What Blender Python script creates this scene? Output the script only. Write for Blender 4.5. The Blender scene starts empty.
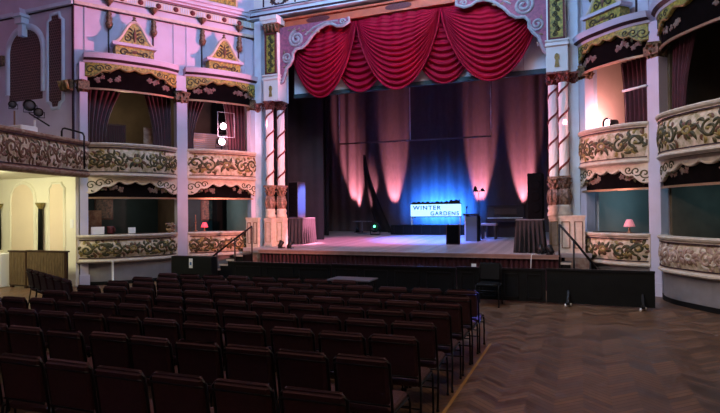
import bpy, math, random
from mathutils import Vector, Matrix
random.seed(7)
C = bpy.context.scene.collection
PI = math.pi
def V(*a): return Vector(a)
# ---------------------------------------------------------------- camera frame (metres; X right, Y towards the stage)
H = 1.95; YAW = math.radians(22.2)
SN, CS = math.sin(YAW), math.cos(YAW)
def hor(x): return 212.5 - .0102*(x-360)
def at(px, Y):                       # X of the pixel column px on the plane at Y
    k = (px-360)/540.0
    D = Y/(k*SN+CS)
    return D*(k*CS-SN)
def zat(px, py, Y):
    k = (px-360)/540.0
    D = Y/(k*SN+CS)
    return H + (hor(px)-py)*D/540.0
# ---------------------------------------------------------------- materials
def nodes(name):
    m = bpy.data.materials.new(name); m.use_nodes = True
    nt = m.node_tree; b = nt.nodes['Principled BSDF']
    return m, nt, b
def mat(name, col, rough=.6, metal=0, var=0, scale=8, bump=0, bscale=40, col2=None, spec=.4, sheen=0, stretch=None):
    m, nt, b = nodes(name)
    b.inputs['Roughness'].default_value = rough; b.inputs['Metallic'].default_value = metal
    b.inputs['Specular IOR Level'].default_value = spec
    if sheen: b.inputs['Sheen Weight'].default_value = sheen
    tc = nt.nodes.new('ShaderNodeTexCoord'); mp = nt.nodes.new('ShaderNodeMapping')
    nt.links.new(tc.outputs['Object'], mp.inputs['Vector'])
    if stretch: mp.inputs['Scale'].default_value = stretch
    n = nt.nodes.new('ShaderNodeTexNoise'); n.inputs['Scale'].default_value = scale; n.inputs['Detail'].default_value = 4
    nt.links.new(mp.outputs[0], n.inputs['Vector'])
    r = nt.nodes.new('ShaderNodeValToRGB')
    c1 = col; c2 = col2 or tuple(c*(1-var) for c in col)
    r.color_ramp.elements[0].position = .35; r.color_ramp.elements[1].position = .65
    r.color_ramp.elements[0].color = (*c2, 1); r.color_ramp.elements[1].color = (*c1, 1)
    nt.links.new(n.outputs['Fac'], r.inputs[0]); nt.links.new(r.outputs[0], b.inputs['Base Color'])
    if bump:
        n2 = nt.nodes.new('ShaderNodeTexNoise'); n2.inputs['Scale'].default_value = bscale
        nt.links.new(mp.outputs[0], n2.inputs['Vector'])
        bp = nt.nodes.new('ShaderNodeBump'); bp.inputs['Strength'].default_value = bump; bp.inputs['Distance'].default_value = .02
        nt.links.new(n2.outputs['Fac'], bp.inputs['Height']); nt.links.new(bp.outputs[0], b.inputs['Normal'])
    return m
def emit(name, col, s):
    m, nt, b = nodes(name)
    b.inputs['Base Color'].default_value = (*col, 1)
    b.inputs['Emission Color'].default_value = (*col, 1); b.inputs['Emission Strength'].default_value = s
    return m
M = {}
M['lilac'] = mat('painted_plaster_lilac', (.52,.50,.60), .7, var=.10, scale=2, bump=.05)
M['bluewhite'] = mat('painted_plaster_pale_blue', (.56,.68,.78), .6, var=.12, scale=3)
M['palebluewhite'] = mat('pale_blue_board', (.78,.88,.93), .7, var=.15, scale=2)
M['greywall'] = mat('grey_dado', (.20,.19,.19), .7, var=.2, scale=3)
M['cream'] = mat('cream_plaster', (.62,.54,.43), .55, var=.22, scale=9, bump=.15, bscale=30)
M['panel'] = mat('relief_ground', (.66,.54,.42), .6, col2=(.30,.25,.13), scale=9, bump=.5, bscale=22)
M['scroll'] = mat('olive_scroll', (.085,.07,.02), .5, col2=(.022,.026,.01), scale=14)
M['palerelief'] = mat('pale_relief', (.42,.30,.24), .5, col2=(.24,.16,.12), scale=14)
M['band'] = mat('red_brown_band', (.17,.035,.03), .4, var=.4, scale=9)
M['drum'] = mat('carved_tan', (.34,.20,.14), .5, col2=(.12,.07,.05), scale=18)
M['gilt'] = mat('ochre_leaf', (.36,.25,.07), .45, col2=(.16,.14,.05), scale=16, metal=.15)
M['brownleaf'] = mat('brown_leaf', (.16,.06,.035), .5, col2=(.08,.05,.02), scale=14)
M['greengold'] = mat('green_gold_panel', (.46,.37,.06), .45, col2=(.10,.13,.03), scale=16, bump=.3)
M['darkline'] = mat('dark_outline', (.03,.012,.02), .6)
M['capital'] = mat('bronze_capital', (.22,.14,.07), .45, col2=(.05,.035,.02), scale=20, metal=.2)
M['redcap'] = mat('red_gilt_capital', (.26,.07,.05), .45, col2=(.08,.03,.03), scale=20, metal=.2)
M['canopy'] = mat('dark_painted_canopy', (.006,.004,.004), .95, var=.4, scale=5, spec=.03)
M['petal'] = mat('faded_flower_paint', (.34,.24,.17), .7, col2=(.20,.10,.07), scale=9)
M['flowerdim'] = mat('dim_flower_paint', (.20,.15,.11), .7, col2=(.12,.06,.05), scale=9)
M['tablecloth'] = mat('grey_table_drape', (.045,.038,.042), .9, var=.3, scale=6)
M['rod'] = mat('old_brass_rod', (.35,.22,.13), .4, metal=.5)
M['boxdark'] = mat('box_interior_brown', (.13,.10,.065), .8, var=.3, scale=2)
M['boxteal'] = mat('box_interior_teal', (.035,.075,.085), .8, var=.25, scale=2)
M['boxcream'] = mat('box_interior_cream', (.55,.45,.36), .8, var=.1, scale=2)
M['maroon'] = mat('maroon_box_curtain', (.060,.008,.016), .85, var=.4, scale=6, sheen=.3)
M['red'] = mat('crimson_velvet', (.33,.004,.030), .5, col2=(.27,.003,.022), scale=5, spec=.12)
M['orange'] = mat('terracotta_band', (.55,.12,.05), .55, col2=(.42,.09,.04), scale=3)
M['grey'] = mat('silver_scrollwork', (.36,.38,.42), .45, col2=(.24,.25,.29), scale=12)
M['mauve'] = mat('mauve_scroll_ground', (.36,.10,.17), .6, col2=(.20,.07,.13), scale=12)
M['white'] = mat('white_gloss_paint', (.72,.72,.70), .85, var=.06, scale=3, spec=.12)
M['warmwhite'] = mat('warm_white_paint', (.80,.76,.62), .6, var=.05, scale=2)
M['peach'] = mat('peach_inset_panel', (.80,.66,.50), .6, var=.05, scale=2)
M['black'] = mat('black_paint', (.007,.008,.008), .6, var=.3, scale=4, spec=.15)
M['blackmetal'] = mat('black_metal', (.008,.008,.009), .45, spec=.25)
M['blackcloth'] = mat('black_drape_cloth', (.016,.014,.016), .9, var=.4, scale=6)
M['seat'] = mat('maroon_chair_upholstery', (.066,.022,.023), .8, var=.22, scale=30, bump=.3, bscale=200, sheen=.08)
M['skirt'] = mat('dark_red_stage_skirt', (.055,.012,.02), .8, var=.4, scale=6)
M['drape'] = mat('backdrop_cloth', (.085,.066,.068), .9, var=.14, scale=10, stretch=(1,1,.4), bump=.2, bscale=12)
M['drapegrey'] = mat('grey_leg_drape', (.030,.028,.032), .9, var=.2, scale=4)
M['slat'] = mat('slatted_brown_wood', (.19,.13,.07), .5, var=.4, scale=14, stretch=(4,4,.5))
M['wood'] = mat('dark_polished_wood', (.05,.025,.015), .35, var=.4, scale=12, stretch=(1,1,.2))
M['piano'] = mat('black_piano_lacquer', (.03,.018,.018), .25)
M['ledge'] = mat('stage_edge_wood', (.35,.22,.18), .5, var=.2, scale=5)
M['paper'] = mat('white_paper', (.8,.8,.78), .6)
M['yellow'] = mat('ochre_floor_tape', (.36,.20,.05), .6)
M['lampshade'] = emit('pink_lampshade', (.9,.32,.36), .25)
M['bulb'] = emit('stage_lamp_lens', (1,.66,.76), 14)
M['signlight'] = emit('lit_sign_face', (.46,.84,1), 1.15)
M['signletter'] = mat('sign_letter_blue', (.05,.18,.38), .5)
M['green'] = emit('green_indicator', (.1,1,.4), 6)
M['redlamp'] = emit('small_red_lamp', (1,.08,.12), 1.1)
M['skin1'] = mat('picture_print', (.22,.16,.12), .5, col2=(.05,.06,.06), scale=14)
M['mark'] = mat('dusty_red_medallion', (.14,.025,.03), .6, var=.4, scale=20)
M['conc'] = mat('matt_grey_table', (.12,.12,.13), .4)
# lattice
def lattice_mat():
    m, nt, b = nodes('brown_lattice')
    tc = nt.nodes.new('ShaderNodeTexCoord'); mp = nt.nodes.new('ShaderNodeMapping'); mp.inputs['Rotation'].default_value = (PI/2,0,0)
    br = nt.nodes.new('ShaderNodeTexBrick'); br.inputs['Scale'].default_value = 9
    br.inputs['Color1'].default_value = (.035,.018,.018,1); br.inputs['Color2'].default_value = (.05,.022,.02,1); br.inputs['Mortar'].default_value = (.26,.17,.16,1)
    br.inputs['Mortar Size'].default_value = .035; br.inputs['Brick Width'].default_value = .7; br.inputs['Row Height'].default_value = .7
    nt.links.new(tc.outputs['Object'], mp.inputs[0]); nt.links.new(mp.outputs[0], br.inputs[0]); nt.links.new(br.outputs[0], b.inputs['Base Color'])
    b.inputs['Roughness'].default_value = .7
    return m
M['lattice'] = lattice_mat()
def mathn(nt, op, a, b=None, c=None):
    n = nt.nodes.new('ShaderNodeMath'); n.operation = op
    for i, v in enumerate((a, b, c)):
        if v is None: continue
        if isinstance(v, (int, float)): n.inputs[i].default_value = v
        else: nt.links.new(v, n.inputs[i])
    return n.outputs[0]
def floor_mat():
    m, nt, b = nodes('zigzag_parquet')
    tc = nt.nodes.new('ShaderNodeTexCoord'); sx = nt.nodes.new('ShaderNodeSeparateXYZ'); nt.links.new(tc.outputs['Object'], sx.inputs[0])
    X, Y = sx.outputs[0], sx.outputs[1]
    w = .27
    tri = mathn(nt, 'PINGPONG', X, w)
    v = mathn(nt, 'DIVIDE', mathn(nt, 'ADD', Y, tri), .10)
    pl = mathn(nt, 'FLOOR', v); strip = mathn(nt, 'FLOOR', mathn(nt, 'DIVIDE', X, w))
    cb = nt.nodes.new('ShaderNodeCombineXYZ'); nt.links.new(pl, cb.inputs[0]); nt.links.new(strip, cb.inputs[1])
    wn = nt.nodes.new('ShaderNodeTexWhiteNoise'); nt.links.new(cb.outputs[0], wn.inputs[0])
    par = mathn(nt, 'MODULO', mathn(nt, 'ABSOLUTE', strip), 2.0)
    fac = mathn(nt, 'ADD', mathn(nt, 'MULTIPLY', wn.outputs[0], .65), mathn(nt, 'MULTIPLY', par, .12))
    nz = nt.nodes.new('ShaderNodeTexNoise'); nz.inputs['Scale'].default_value = 1.1; nt.links.new(tc.outputs['Object'], nz.inputs[0])
    fac = mathn(nt, 'ADD', fac, mathn(nt, 'MULTIPLY', mathn(nt, 'SUBTRACT', nz.outputs[0], .5), .55))
    r = nt.nodes.new('ShaderNodeValToRGB'); r.color_ramp.elements[0].color = (.064,.033,.017,1); r.color_ramp.elements[1].color = (.25,.14,.075,1)
    nt.links.new(fac, r.inputs[0])
    fr = mathn(nt, 'FRACT', v); gap = mathn(nt, 'LESS_THAN', fr, .10)
    mx = nt.nodes.new('ShaderNodeMixRGB'); nt.links.new(gap, mx.inputs[0]); nt.links.new(r.outputs[0], mx.inputs[1]); mx.inputs[2].default_value = (.03,.018,.010,1)
    nt.links.new(mx.outputs[0], b.inputs['Base Color'])
    nt.links.new(mathn(nt, 'ADD', mathn(nt, 'MULTIPLY', wn.outputs[0], .2), .38), b.inputs['Roughness'])
    bp = nt.nodes.new('ShaderNodeBump'); bp.inputs['Strength'].default_value = .25; bp.inputs['Distance'].default_value = .004
    nt.links.new(mathn(nt, 'ADD', gap, wn.outputs[0]), bp.inputs['Height']); bp.invert = True
    nt.links.new(bp.outputs[0], b.inputs['Normal'])
    return m
M['floor'] = floor_mat()
def board_mat():
    m, nt, b = nodes('stage_boards')
    tc = nt.nodes.new('ShaderNodeTexCoord'); sx = nt.nodes.new('ShaderNodeSeparateXYZ'); nt.links.new(tc.outputs['Object'], sx.inputs[0])
    v = mathn(nt, 'DIVIDE', sx.outputs[0], .14); pl = mathn(nt, 'FLOOR', v)
    wn = nt.nodes.new('ShaderNodeTexWhiteNoise'); wn.noise_dimensions = '1D'; nt.links.new(pl, wn.inputs['W'])
    nz = nt.nodes.new('ShaderNodeTexNoise'); nz.inputs['Scale'].default_value = 3; nt.links.new(tc.outputs['Object'], nz.inputs[0])
    r = nt.nodes.new('ShaderNodeValToRGB'); r.color_ramp.elements[0].color = (.28,.22,.21,1); r.color_ramp.elements[1].color = (.56,.48,.47,1)
    nt.links.new(mathn(nt, 'ADD', mathn(nt, 'MULTIPLY', wn.outputs[0], .5), mathn(nt, 'MULTIPLY', nz.outputs[0], .5)), r.inputs[0])
    nt.links.new(r.outputs[0], b.inputs['Base Color']); b.inputs['Roughness'].default_value = .42
    return m
M['boards'] = board_mat()
# ---------------------------------------------------------------- mesh builder
class MB:
    def __init__(s): s.v = []; s.f = []; s.sm = []; s.mi = []; s.cur = 0
    def add(s, vs, fs, smooth=False):
        n = len(s.v); s.v += [Vector(p) for p in vs]
        s.f += [tuple(n+i for i in f) for f in fs]; s.sm += [smooth]*len(fs); s.mi += [s.cur]*len(fs); return s
    def use(s, k): s.cur = k; return s
    def merge(s, o, k): s.use(k).add(o.v, o.f); s.sm[-len(o.f):] = o.sm; return s
    def box(s, a, b, mtx=None, taper=0):
        x0,y0,z0 = a; x1,y1,z1 = b; t = taper
        vs = [V(x0,y0,z0),V(x1,y0,z0),V(x1,y1,z0),V(x0,y1,z0),V(x0+t,y0+t,z1),V(x1-t,y0+t,z1),V(x1-t,y1-t,z1),V(x0+t,y1-t,z1)]
        if mtx: vs = [mtx @ p for p in vs]
        return s.add(vs, [(0,3,2,1),(4,5,6,7),(0,1,5,4),(1,2,6,5),(2,3,7,6),(3,0,4,7)])
    def rbox(s, a, b, r=.02, mtx=None):        # box with chamfered edges
        x0,y0,z0 = a; x1,y1,z1 = b
        loops = []
        for z, q in ((z0, r), (z0+r, 0), (z1-r, 0), (z1, r)):
            c = []
            for (cx, cy, sx, sy) in ((x0,y0,1,1),(x1,y0,-1,1),(x1,y1,-1,-1),(x0,y1,1,-1)):
                p1 = V(cx+sx*(q), cy+sy*(q+r), z); p2 = V(cx+sx*(q+r), cy+sy*(q), z)
                c += [p1, p2] if sx == sy else [p2, p1]
            loops.append(c)
        vs = [mtx @ p if mtx else p for l in loops for p in l]; fs = []
        for k in range(3):
            for i in range(8):
                j = (i+1) % 8; fs.append((k*8+i, k*8+j, (k+1)*8+j, (k+1)*8+i))
        fs += [tuple(range(7,-1,-1)), tuple(range(24,32))]
        return s.add(vs, fs)
    def grid(s, fn, nu, nv, smooth=True, flip=False):
        vs = [fn(i/nu, j/nv) for i in range(nu+1) for j in range(nv+1)]
        fs = []
        for i in range(nu):
            for j in range(nv):
                a = i*(nv+1)+j; q = (a, a+nv+1, a+nv+2, a+1)
                fs.append(q[::-1] if flip else q)
        return s.add(vs, fs, smooth)
    def lathe(s, prof, c=(0,0,0), n=14, mtx=None, smooth=True):
        vs = []
        for r, z in prof:
            for k in range(n):
                a = 2*PI*k/n; p = V(c[0]+r*math.cos(a), c[1]+r*math.sin(a), c[2]+z); vs.append(mtx @ p if mtx else p)
        fs = []
        for i in range(len(prof)-1):
            for k in range(n):
                j = (k+1) % n; fs.append((i*n+k, i*n+j, (i+1)*n+j, (i+1)*n+k))
        fs.append(tuple(range(n-1,-1,-1))); m0 = (len(prof)-1)*n; fs.append(tuple(range(m0, m0+n)))
        return s.add(vs, fs, smooth)
    def tube(s, pts, r, n=6, smooth=True, rf=None):
        pts = [Vector(p) for p in pts]; vs = []; up = V(0,0,1); prev = None
        for i, p in enumerate(pts):
            t = (pts[min(i+1,len(pts)-1)]-pts[max(i-1,0)]).normalized()
            a = t.cross(up)
            if a.length < .05: a = t.cross(V(0,1,0))
            a.normalize()
            if prev is not None and a.dot(prev) < 0: a = -a
            prev = a; b = a.cross(t)
            rr = rf(i/(len(pts)-1))*r if rf else r
            for k in range(n):
                an = 2*PI*k/n; vs.append(p + a*rr*math.cos(an) + b*rr*math.sin(an))
        fs = []
        for i in range(len(pts)-1):
            for k in range(n):
                j = (k+1) % n; fs.append((i*n+k, (i+1)*n+k, (i+1)*n+j, i*n+j))
        fs.append(tuple(range(n))); m0 = (len(pts)-1)*n; fs.append(tuple(range(m0+n-1, m0-1, -1)))
        return s.add(vs, fs, smooth)
    def prism(s, poly, fn0, fn1):              # poly of 2-D points, two mappings to 3-D
        n = len(poly)
        vs = [fn0(*p) for p in poly] + [fn1(*p) for p in poly]
        fs = [tuple(range(n)), tuple(range(2*n-1, n-1, -1))] + [(i, i+n, (i+1) % n+n, (i+1) % n) for i in range(n)]
        return s.add(vs, fs)
    def ribbon(s, pts, surf, w, h, wf=None):   # half-round raised band that follows a surface; pts are 2-D
        n = len(pts); vs = []
        for i, p in enumerate(pts):
            q0 = pts[max(i-1,0)]; q1 = pts[min(i+1,n-1)]
            dx, dy = q1[0]-q0[0], q1[1]-q0[1]; L = math.hypot(dx,dy) or 1; nx, ny = -dy/L, dx/L
            t = i/(n-1); ww = w*(wf(t) if wf else 1)+.0015; hh = h*(min(1, (wf(t) if wf else 1)*1.2))
            for k, o in ((-1, -.004), (-.55, hh*.8), (.55, hh*.8), (1, -.004)):
                vs.append(surf(p[0]+nx*ww*k, p[1]+ny*ww*k, o))
        fs = []
        for i in range(n-1):
            for k in range(3):
                a = i*4+k; fs.append((a, a+4, a+5, a+1))
        return s.add(vs, fs, True)
    def build(s, name, m, parent=None):
        off = V(0,0,0); o_ = parent
        while o_ is not None: off = off + o_.location; o_ = o_.parent
        me = bpy.data.meshes.new(name); me.from_pydata([p-off for p in s.v], [], s.f)
        me.polygons.foreach_set('use_smooth', s.sm)
        me.polygons.foreach_set('material_index', s.mi)
        for q_ in (m if isinstance(m, (list, tuple)) else [m]): me.materials.append(M[q_] if isinstance(q_, str) else q_)
        me.validate()
        o = bpy.data.objects.new(name, me); C.objects.link(o)
        if parent: o.parent = parent
        me.update(); return o
def tag(o, label, cat, group=None, kind=None):
    if label: o['label'] = label
    if cat: o['category'] = cat
    if group: o['group'] = group
    if kind: o['kind'] = kind
    return o
def thing(name, loc, label, cat, group=None):
    o = bpy.data.objects.new(name, None); C.objects.link(o); o.location = loc; o.empty_display_size = .1
    return tag(o, label, cat, group)
def struct(name, mb, m, parent=None):
    o = mb.build(name, m, parent)
    if not parent: o['kind'] = 'structure'
    return o
def dup(o, parent=None):
    c = o.copy(); C.objects.link(c); c.parent = parent
    for ch in list(o.children): dup(ch, c)
    return c
def rot(loc, rz=0, rx=0, ry=0):
    return Matrix.Translation(loc) @ Matrix.Rotation(rz, 4, 'Z') @ Matrix.Rotation(rx, 4, 'X') @ Matrix.Rotation(ry, 4, 'Y')

# ---------------------------------------------------------------- ornament
def spiral(cx, cy, r, a0, turns, d=1, n=26):
    return [(cx+math.cos(a0+d*2*PI*turns*t)*r*(1-.86*t), cy+math.sin(a0+d*2*PI*turns*t)*r*(1-.86*t)) for t in [i/n for i in range(n+1)]]
def leafpath(x, y, a, L, bend):
    pts = []; px, py = x, y; n = 6
    for i in range(n+1):
        pts.append((px, py)); an = a+bend*i/n; px += math.cos(an)*L/n; py += math.sin(an)*L/n
    return pts
LW = lambda t: math.sin(PI*min(1, .08+t*.92))**.8
def acanthus(surf, W, Hh, dark, gold, red, seed=0, step=.34):
    """running acanthus scroll between a=0..W, b=0..Hh; three builders for three colours"""
    rnd = random.Random(seed); s0_ = surf
    surf = lambda a, b, o: s0_(min(W-.012, max(.012, a)), min(Hh-.012, max(.012, b)), o)
    cx = W/2; r0 = Hh*.30
    # centre cartouche: spray of bent leaves round an irregular shield
    for k in range(12):
        an = 2*PI*k/12+rnd.uniform(-.15,.15); ex = 1.25 if abs(math.cos(an)) > .7 else .8
        (dark if k % 2 else red).ribbon(leafpath(cx+.05*math.cos(an), Hh/2+.04*math.sin(an), an, r0*ex*1.1, rnd.choice((-1,1))*1.1), surf, .045, .035, LW)
    gold.ribbon([(cx+r0*.5*math.cos(t), Hh/2+r0*.36*math.sin(t)) for t in [2*PI*i/16 for i in range(17)]], surf, .03, .04)
    for s in (-1, 1):
        n = max(1, int((W/2-r0*1.6)/step)); st = (W/2-r0*1.7-.03)/n
        vine = []
        for i in range(40):
            t = i/39; a = r0*1.4+t*(W/2-r0*1.4-.05)
            vine.append((cx+s*a, Hh/2+Hh*.24*math.sin(a/st*PI+.6)))
        dark.ribbon(vine, surf, .026, .022)
        for i in range(n):
            up = 1 if i % 2 == 0 else -1
            a = r0*1.7+(i+.5)*st; c = (cx+s*a, Hh/2-up*Hh*.06)
            r = min(st*.50, Hh*.30)
            dark.ribbon(spiral(c[0], c[1], r, PI/2*up, 1.35, d=s*up), surf, .026, .028)
            gold.ribbon(leafpath(c[0], c[1], rnd.uniform(0,6), r*.6, 2), surf, .05, .03, LW)
            for k in range(11):
                an = k*2*PI/11+rnd.uniform(-.25,.25)
                x, y = c[0]+math.cos(an)*r*1.05, c[1]+math.sin(an)*r*1.05
                L = rnd.uniform(.11,.23)
                for _ in range(6):
                    ex, ey = x+math.cos(an+.6)*L, y+math.sin(an+.6)*L
                    if .03 < ey < Hh-.03 and .02 < ex < W-.02: break
                    an += .7
                if .01 < y < Hh-.01:
                    (dark,dark,red,gold)[k % 4].ribbon(leafpath(x, y, an, L, rnd.choice((-1.9,1.9))), surf, .036, .025, LW)
            for k in range(3):
                gold.ribbon(leafpath(cx+s*(a+st*.45), Hh*(.5-.30*up), PI/2*up+(k-1)*.7, .13, (k-1)*.8), surf, .026, .028, LW)
def relief_into(mb, surf, W, Hh, seed=0, step=.34):
    d, g, r = MB(), MB(), MB()
    acanthus(surf, W, Hh, d, g, r, seed, step)
    mb.merge(d, 1).merge(g, 2).merge(r, 3)
RM = ['scroll','gilt','brownleaf']

class Wall:
    """a straight box wall; n points into the hall"""
    def __init__(s, P, t, n): s.P = Vector(P); s.t = Vector(t).normalized(); s.n = Vector(n).normalized()
    def p(s, a, o, z): return V(s.P.x+s.t.x*a+s.n.x*o, s.P.y+s.t.y*a+s.n.y*o, z)
    def slab(s, mb, a0, a1, o0, o1, z0, z1):
        vs = [s.p(a,o,z) for z in (z0,z1) for (a,o) in ((a0,o0),(a1,o0),(a1,o1),(a0,o1))]
        return mb.add(vs, [(0,3,2,1),(4,5,6,7),(0,1,5,4),(1,2,6,5),(2,3,7,6),(3,0,4,7)])
def sweep(mb, w, a0, a1, prof, bow, nu=22, d0=.12, smooth=False, ex=3):
    """closed profile [(off,z)] swept along the bowed front between a0 and a1"""
    n = len(prof); vs = []
    for i in range(nu+1):
        u = i/nu; o = d0+bow*(1-abs(2*u-1)**ex)
        for (q, z) in prof: vs.append(w.p(a0+(a1-a0)*u, o+q, z))
    fs = []
    for i in range(nu):
        for k in range(n):
            j = (k+1) % n; fs.append((i*n+k, (i+1)*n+k, (i+1)*n+j, i*n+j))
    fs += [tuple(range(n)), tuple(range(nu*n+n-1, nu*n-1, -1))]
    return mb.add(vs, fs, smooth)
def bowsurf(w, a0, a1, zb, bow, d0=.12, ex=3, bulge=0, Hh=1):
    def f(a, b, off):
        u = min(1, max(0, a/(a1-a0))); v = min(1, max(0, b/Hh))
        return w.p(a0+a, d0+bow*(1-abs(2*u-1)**ex)+off+bulge*math.sin(PI*v), zb+b)
    return f
def bombe(zb, zt, bulge, n=6):
    return [(bulge*math.sin(PI*i/n), zb+(zt-zb)*i/n) for i in range(n+1)]

WL = Wall((-13,10.9), (2.88,4.6), (4.6,-2.88))
WB = Wall((.12,15.5), (1.63,-1.62), (-1.62,-1.63))       # right-hand box beside the stage
WA = Wall((1.75,13.88), (2.88,-4.6), (-4.6,-2.88))       # right-hand box nearer the audience
def pxof(p):
    D = -p.x*SN+p.y*CS; return 360+540*(p.x*CS+p.y*SN)/D
def apx(w, o, px, lo=0, hi=4):                           # distance along the wall that lies on sight line px
    s_ = 1 if pxof(w.p(hi,o,0)) > pxof(w.p(lo,o,0)) else -1
    for _ in range(40):
        m = (lo+hi)/2
        if (pxof(w.p(m,o,0))-px)*s_ > 0: hi = m
        else: lo = m
    return (lo+hi)/2

def parapet(w, a0, a1, z0, z1, bow, label, group, seed, pale=False):
    mid = w.p((a0+a1)/2, 0, z0)
    t = thing('balcony_parapet', mid, label, 'balcony', group)
    zt = z1-.13; zb = z0+.14
    mb = MB(); prof = [(-.12,zb)] + bombe(zb, zt, .07) + [(-.12,zt)]
    sweep(mb, w, a0, a1, prof, bow, smooth=False)
    relief_into(mb, bowsurf(w, a0, a1, zb, bow, bulge=.07, Hh=zt-zb), a1-a0, zt-zb, seed, .30)
    mb.build('carved_panel', ['panel']+(RM if not pale else ['palerelief','cream','petal']), t)
    mb = MB(); sweep(mb, w, a0, a1, [(-.14,zt),(.05,zt),(.05,zt+.03),(.10,zt+.06),(.12,zt+.10),(.10,z1),(-.14,z1)], bow); mb.build('top_rail', 'cream', t)
    mb = MB(); sweep(mb, w, a0, a1, [(-.12,z0),(.02,z0),(.10,z0+.04),(.10,z0+.07),(.05,z0+.10),(.05,zb),(-.12,zb)], bow); mb.build('bottom_moulding', 'cream', t)
    mb = MB()
    sweep(mb, w, a0, a1, [(.04,zt-.012),(.062,zt-.012),(.062,zt+.012),(.04,zt+.012)], bow)
    sweep(mb, w, a0, a1, [(.04,zb-.012),(.066,zb-.012),(.066,zb+.012),(.04,zb+.012)], bow)
    mb.build('outline', 'darkline', t)
    W = a1-a0; Hh = zt-zb
    # end blocks
    for e in (0, 1):
        mb = MB(); a = a0 if e == 0 else a1-.16
        w.slab(mb, a, a+.16, .0, .22, z0+.02, z1-.02); mb.build('end_block', 'cream', t)
    return t
def flower(mb, surf, x, y, r, seed):
    rnd = random.Random(seed)
    for k in range(5):
        an = k*2*PI/5+rnd.random(); mb.ribbon(leafpath(x, y, an, r, .5), surf, r*.42, .012, LW)
def lambrequin(w, a0, a1, zt, zb, rodz, bow, label, group, seed, frame):
    """arched fringe over a box opening: shaped fascia, dark painted canopy, rod"""
    mid = w.p((a0+a1)/2, 0, rodz)
    t = thing('box_canopy', mid, label, 'canopy', group)
    W = a1-a0
    mb = MB(); sweep(mb, w, a0, a1, [(-.06,rodz),(-.03,rodz),(-.03,zt),(-.06,zt)], bow); pnl = mb
    # shaped fascia: lower edge scalloped, high in the middle
    def low(u):
        d = abs(2*u-1)
        return zt - (zt-zb)*(.30 + .78*max(0, (d-.40)/.60)**1.0 + .20*abs(math.sin(u*PI*6)))
    mb = MB(); vs = []; n = 56
    for i in range(n+1):
        u = i/n; o = .12+bow*(1-abs(2*u-1)**3); a = a0+W*u
        for q, z in ((-.02, low(u)), (.05, low(u)), (.05, zt), (-.02, zt)): vs.append(w.p(a, o+q, z))
    fs = []
    for i in range(n):
        for k in range(4): fs.append((i*4+k, i*4+4+k, i*4+4+(k+1) % 4, i*4+(k+1) % 4))
    fs += [(0,1,2,3), (n*4+3, n*4+2, n*4+1, n*4)]
    mb.add(vs, fs)
    sf = bowsurf(w, a0, a1, 0, bow, d0=.17)
    mb.use(1)
    mb.ribbon([(W*i/n, low(i/n)+.025) for i in range(n+1)], sf, .022, .03)
    d = mb.use(2)
    for s in (0, 1):
        for k in range(3):
            u = .05+.085*k; u = 1-u if s else u
            zc = (low(u)+zt)/2; r = min(.13, (zt-low(u))*.36)
            d.ribbon(spiral(W*u, zc, r, 0, 1.3, d=-1 if s else 1, n=16), sf, .016, .02)
            d.ribbon(leafpath(W*u, zc-r, -1+s*5, r*1.2, 1.5), sf, .03, .02, LW)
    d.build('shaped_fascia', [frame, 'cream' if frame == 'cream' else 'gilt', 'scroll'], t)
    fl = pnl.use(1); rnd = random.Random(seed); sf2 = bowsurf(w, a0, a1, 0, bow, d0=.09)
    for u in (.12,.17,.24,.30,.34,.66,.72,.76,.84,.89):
        flower(fl, sf2, W*(u+rnd.uniform(-.015,.015)), rodz+(.30 if abs(u-.5) > .3 else .36)*(zt-rodz)*rnd.uniform(.75,1.3)+.06, rnd.uniform(.07,.11), rnd.random())
    fl.build('painted_panel', ['canopy','flowerdim'], t)
    mb = MB(); sweep(mb, w, a0, a1, [(-.02,rodz-.03),(.03,rodz-.03),(.03,rodz+.02),(-.02,rodz+.02)], bow); mb.build('rod', 'rod', t)
    return t
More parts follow.
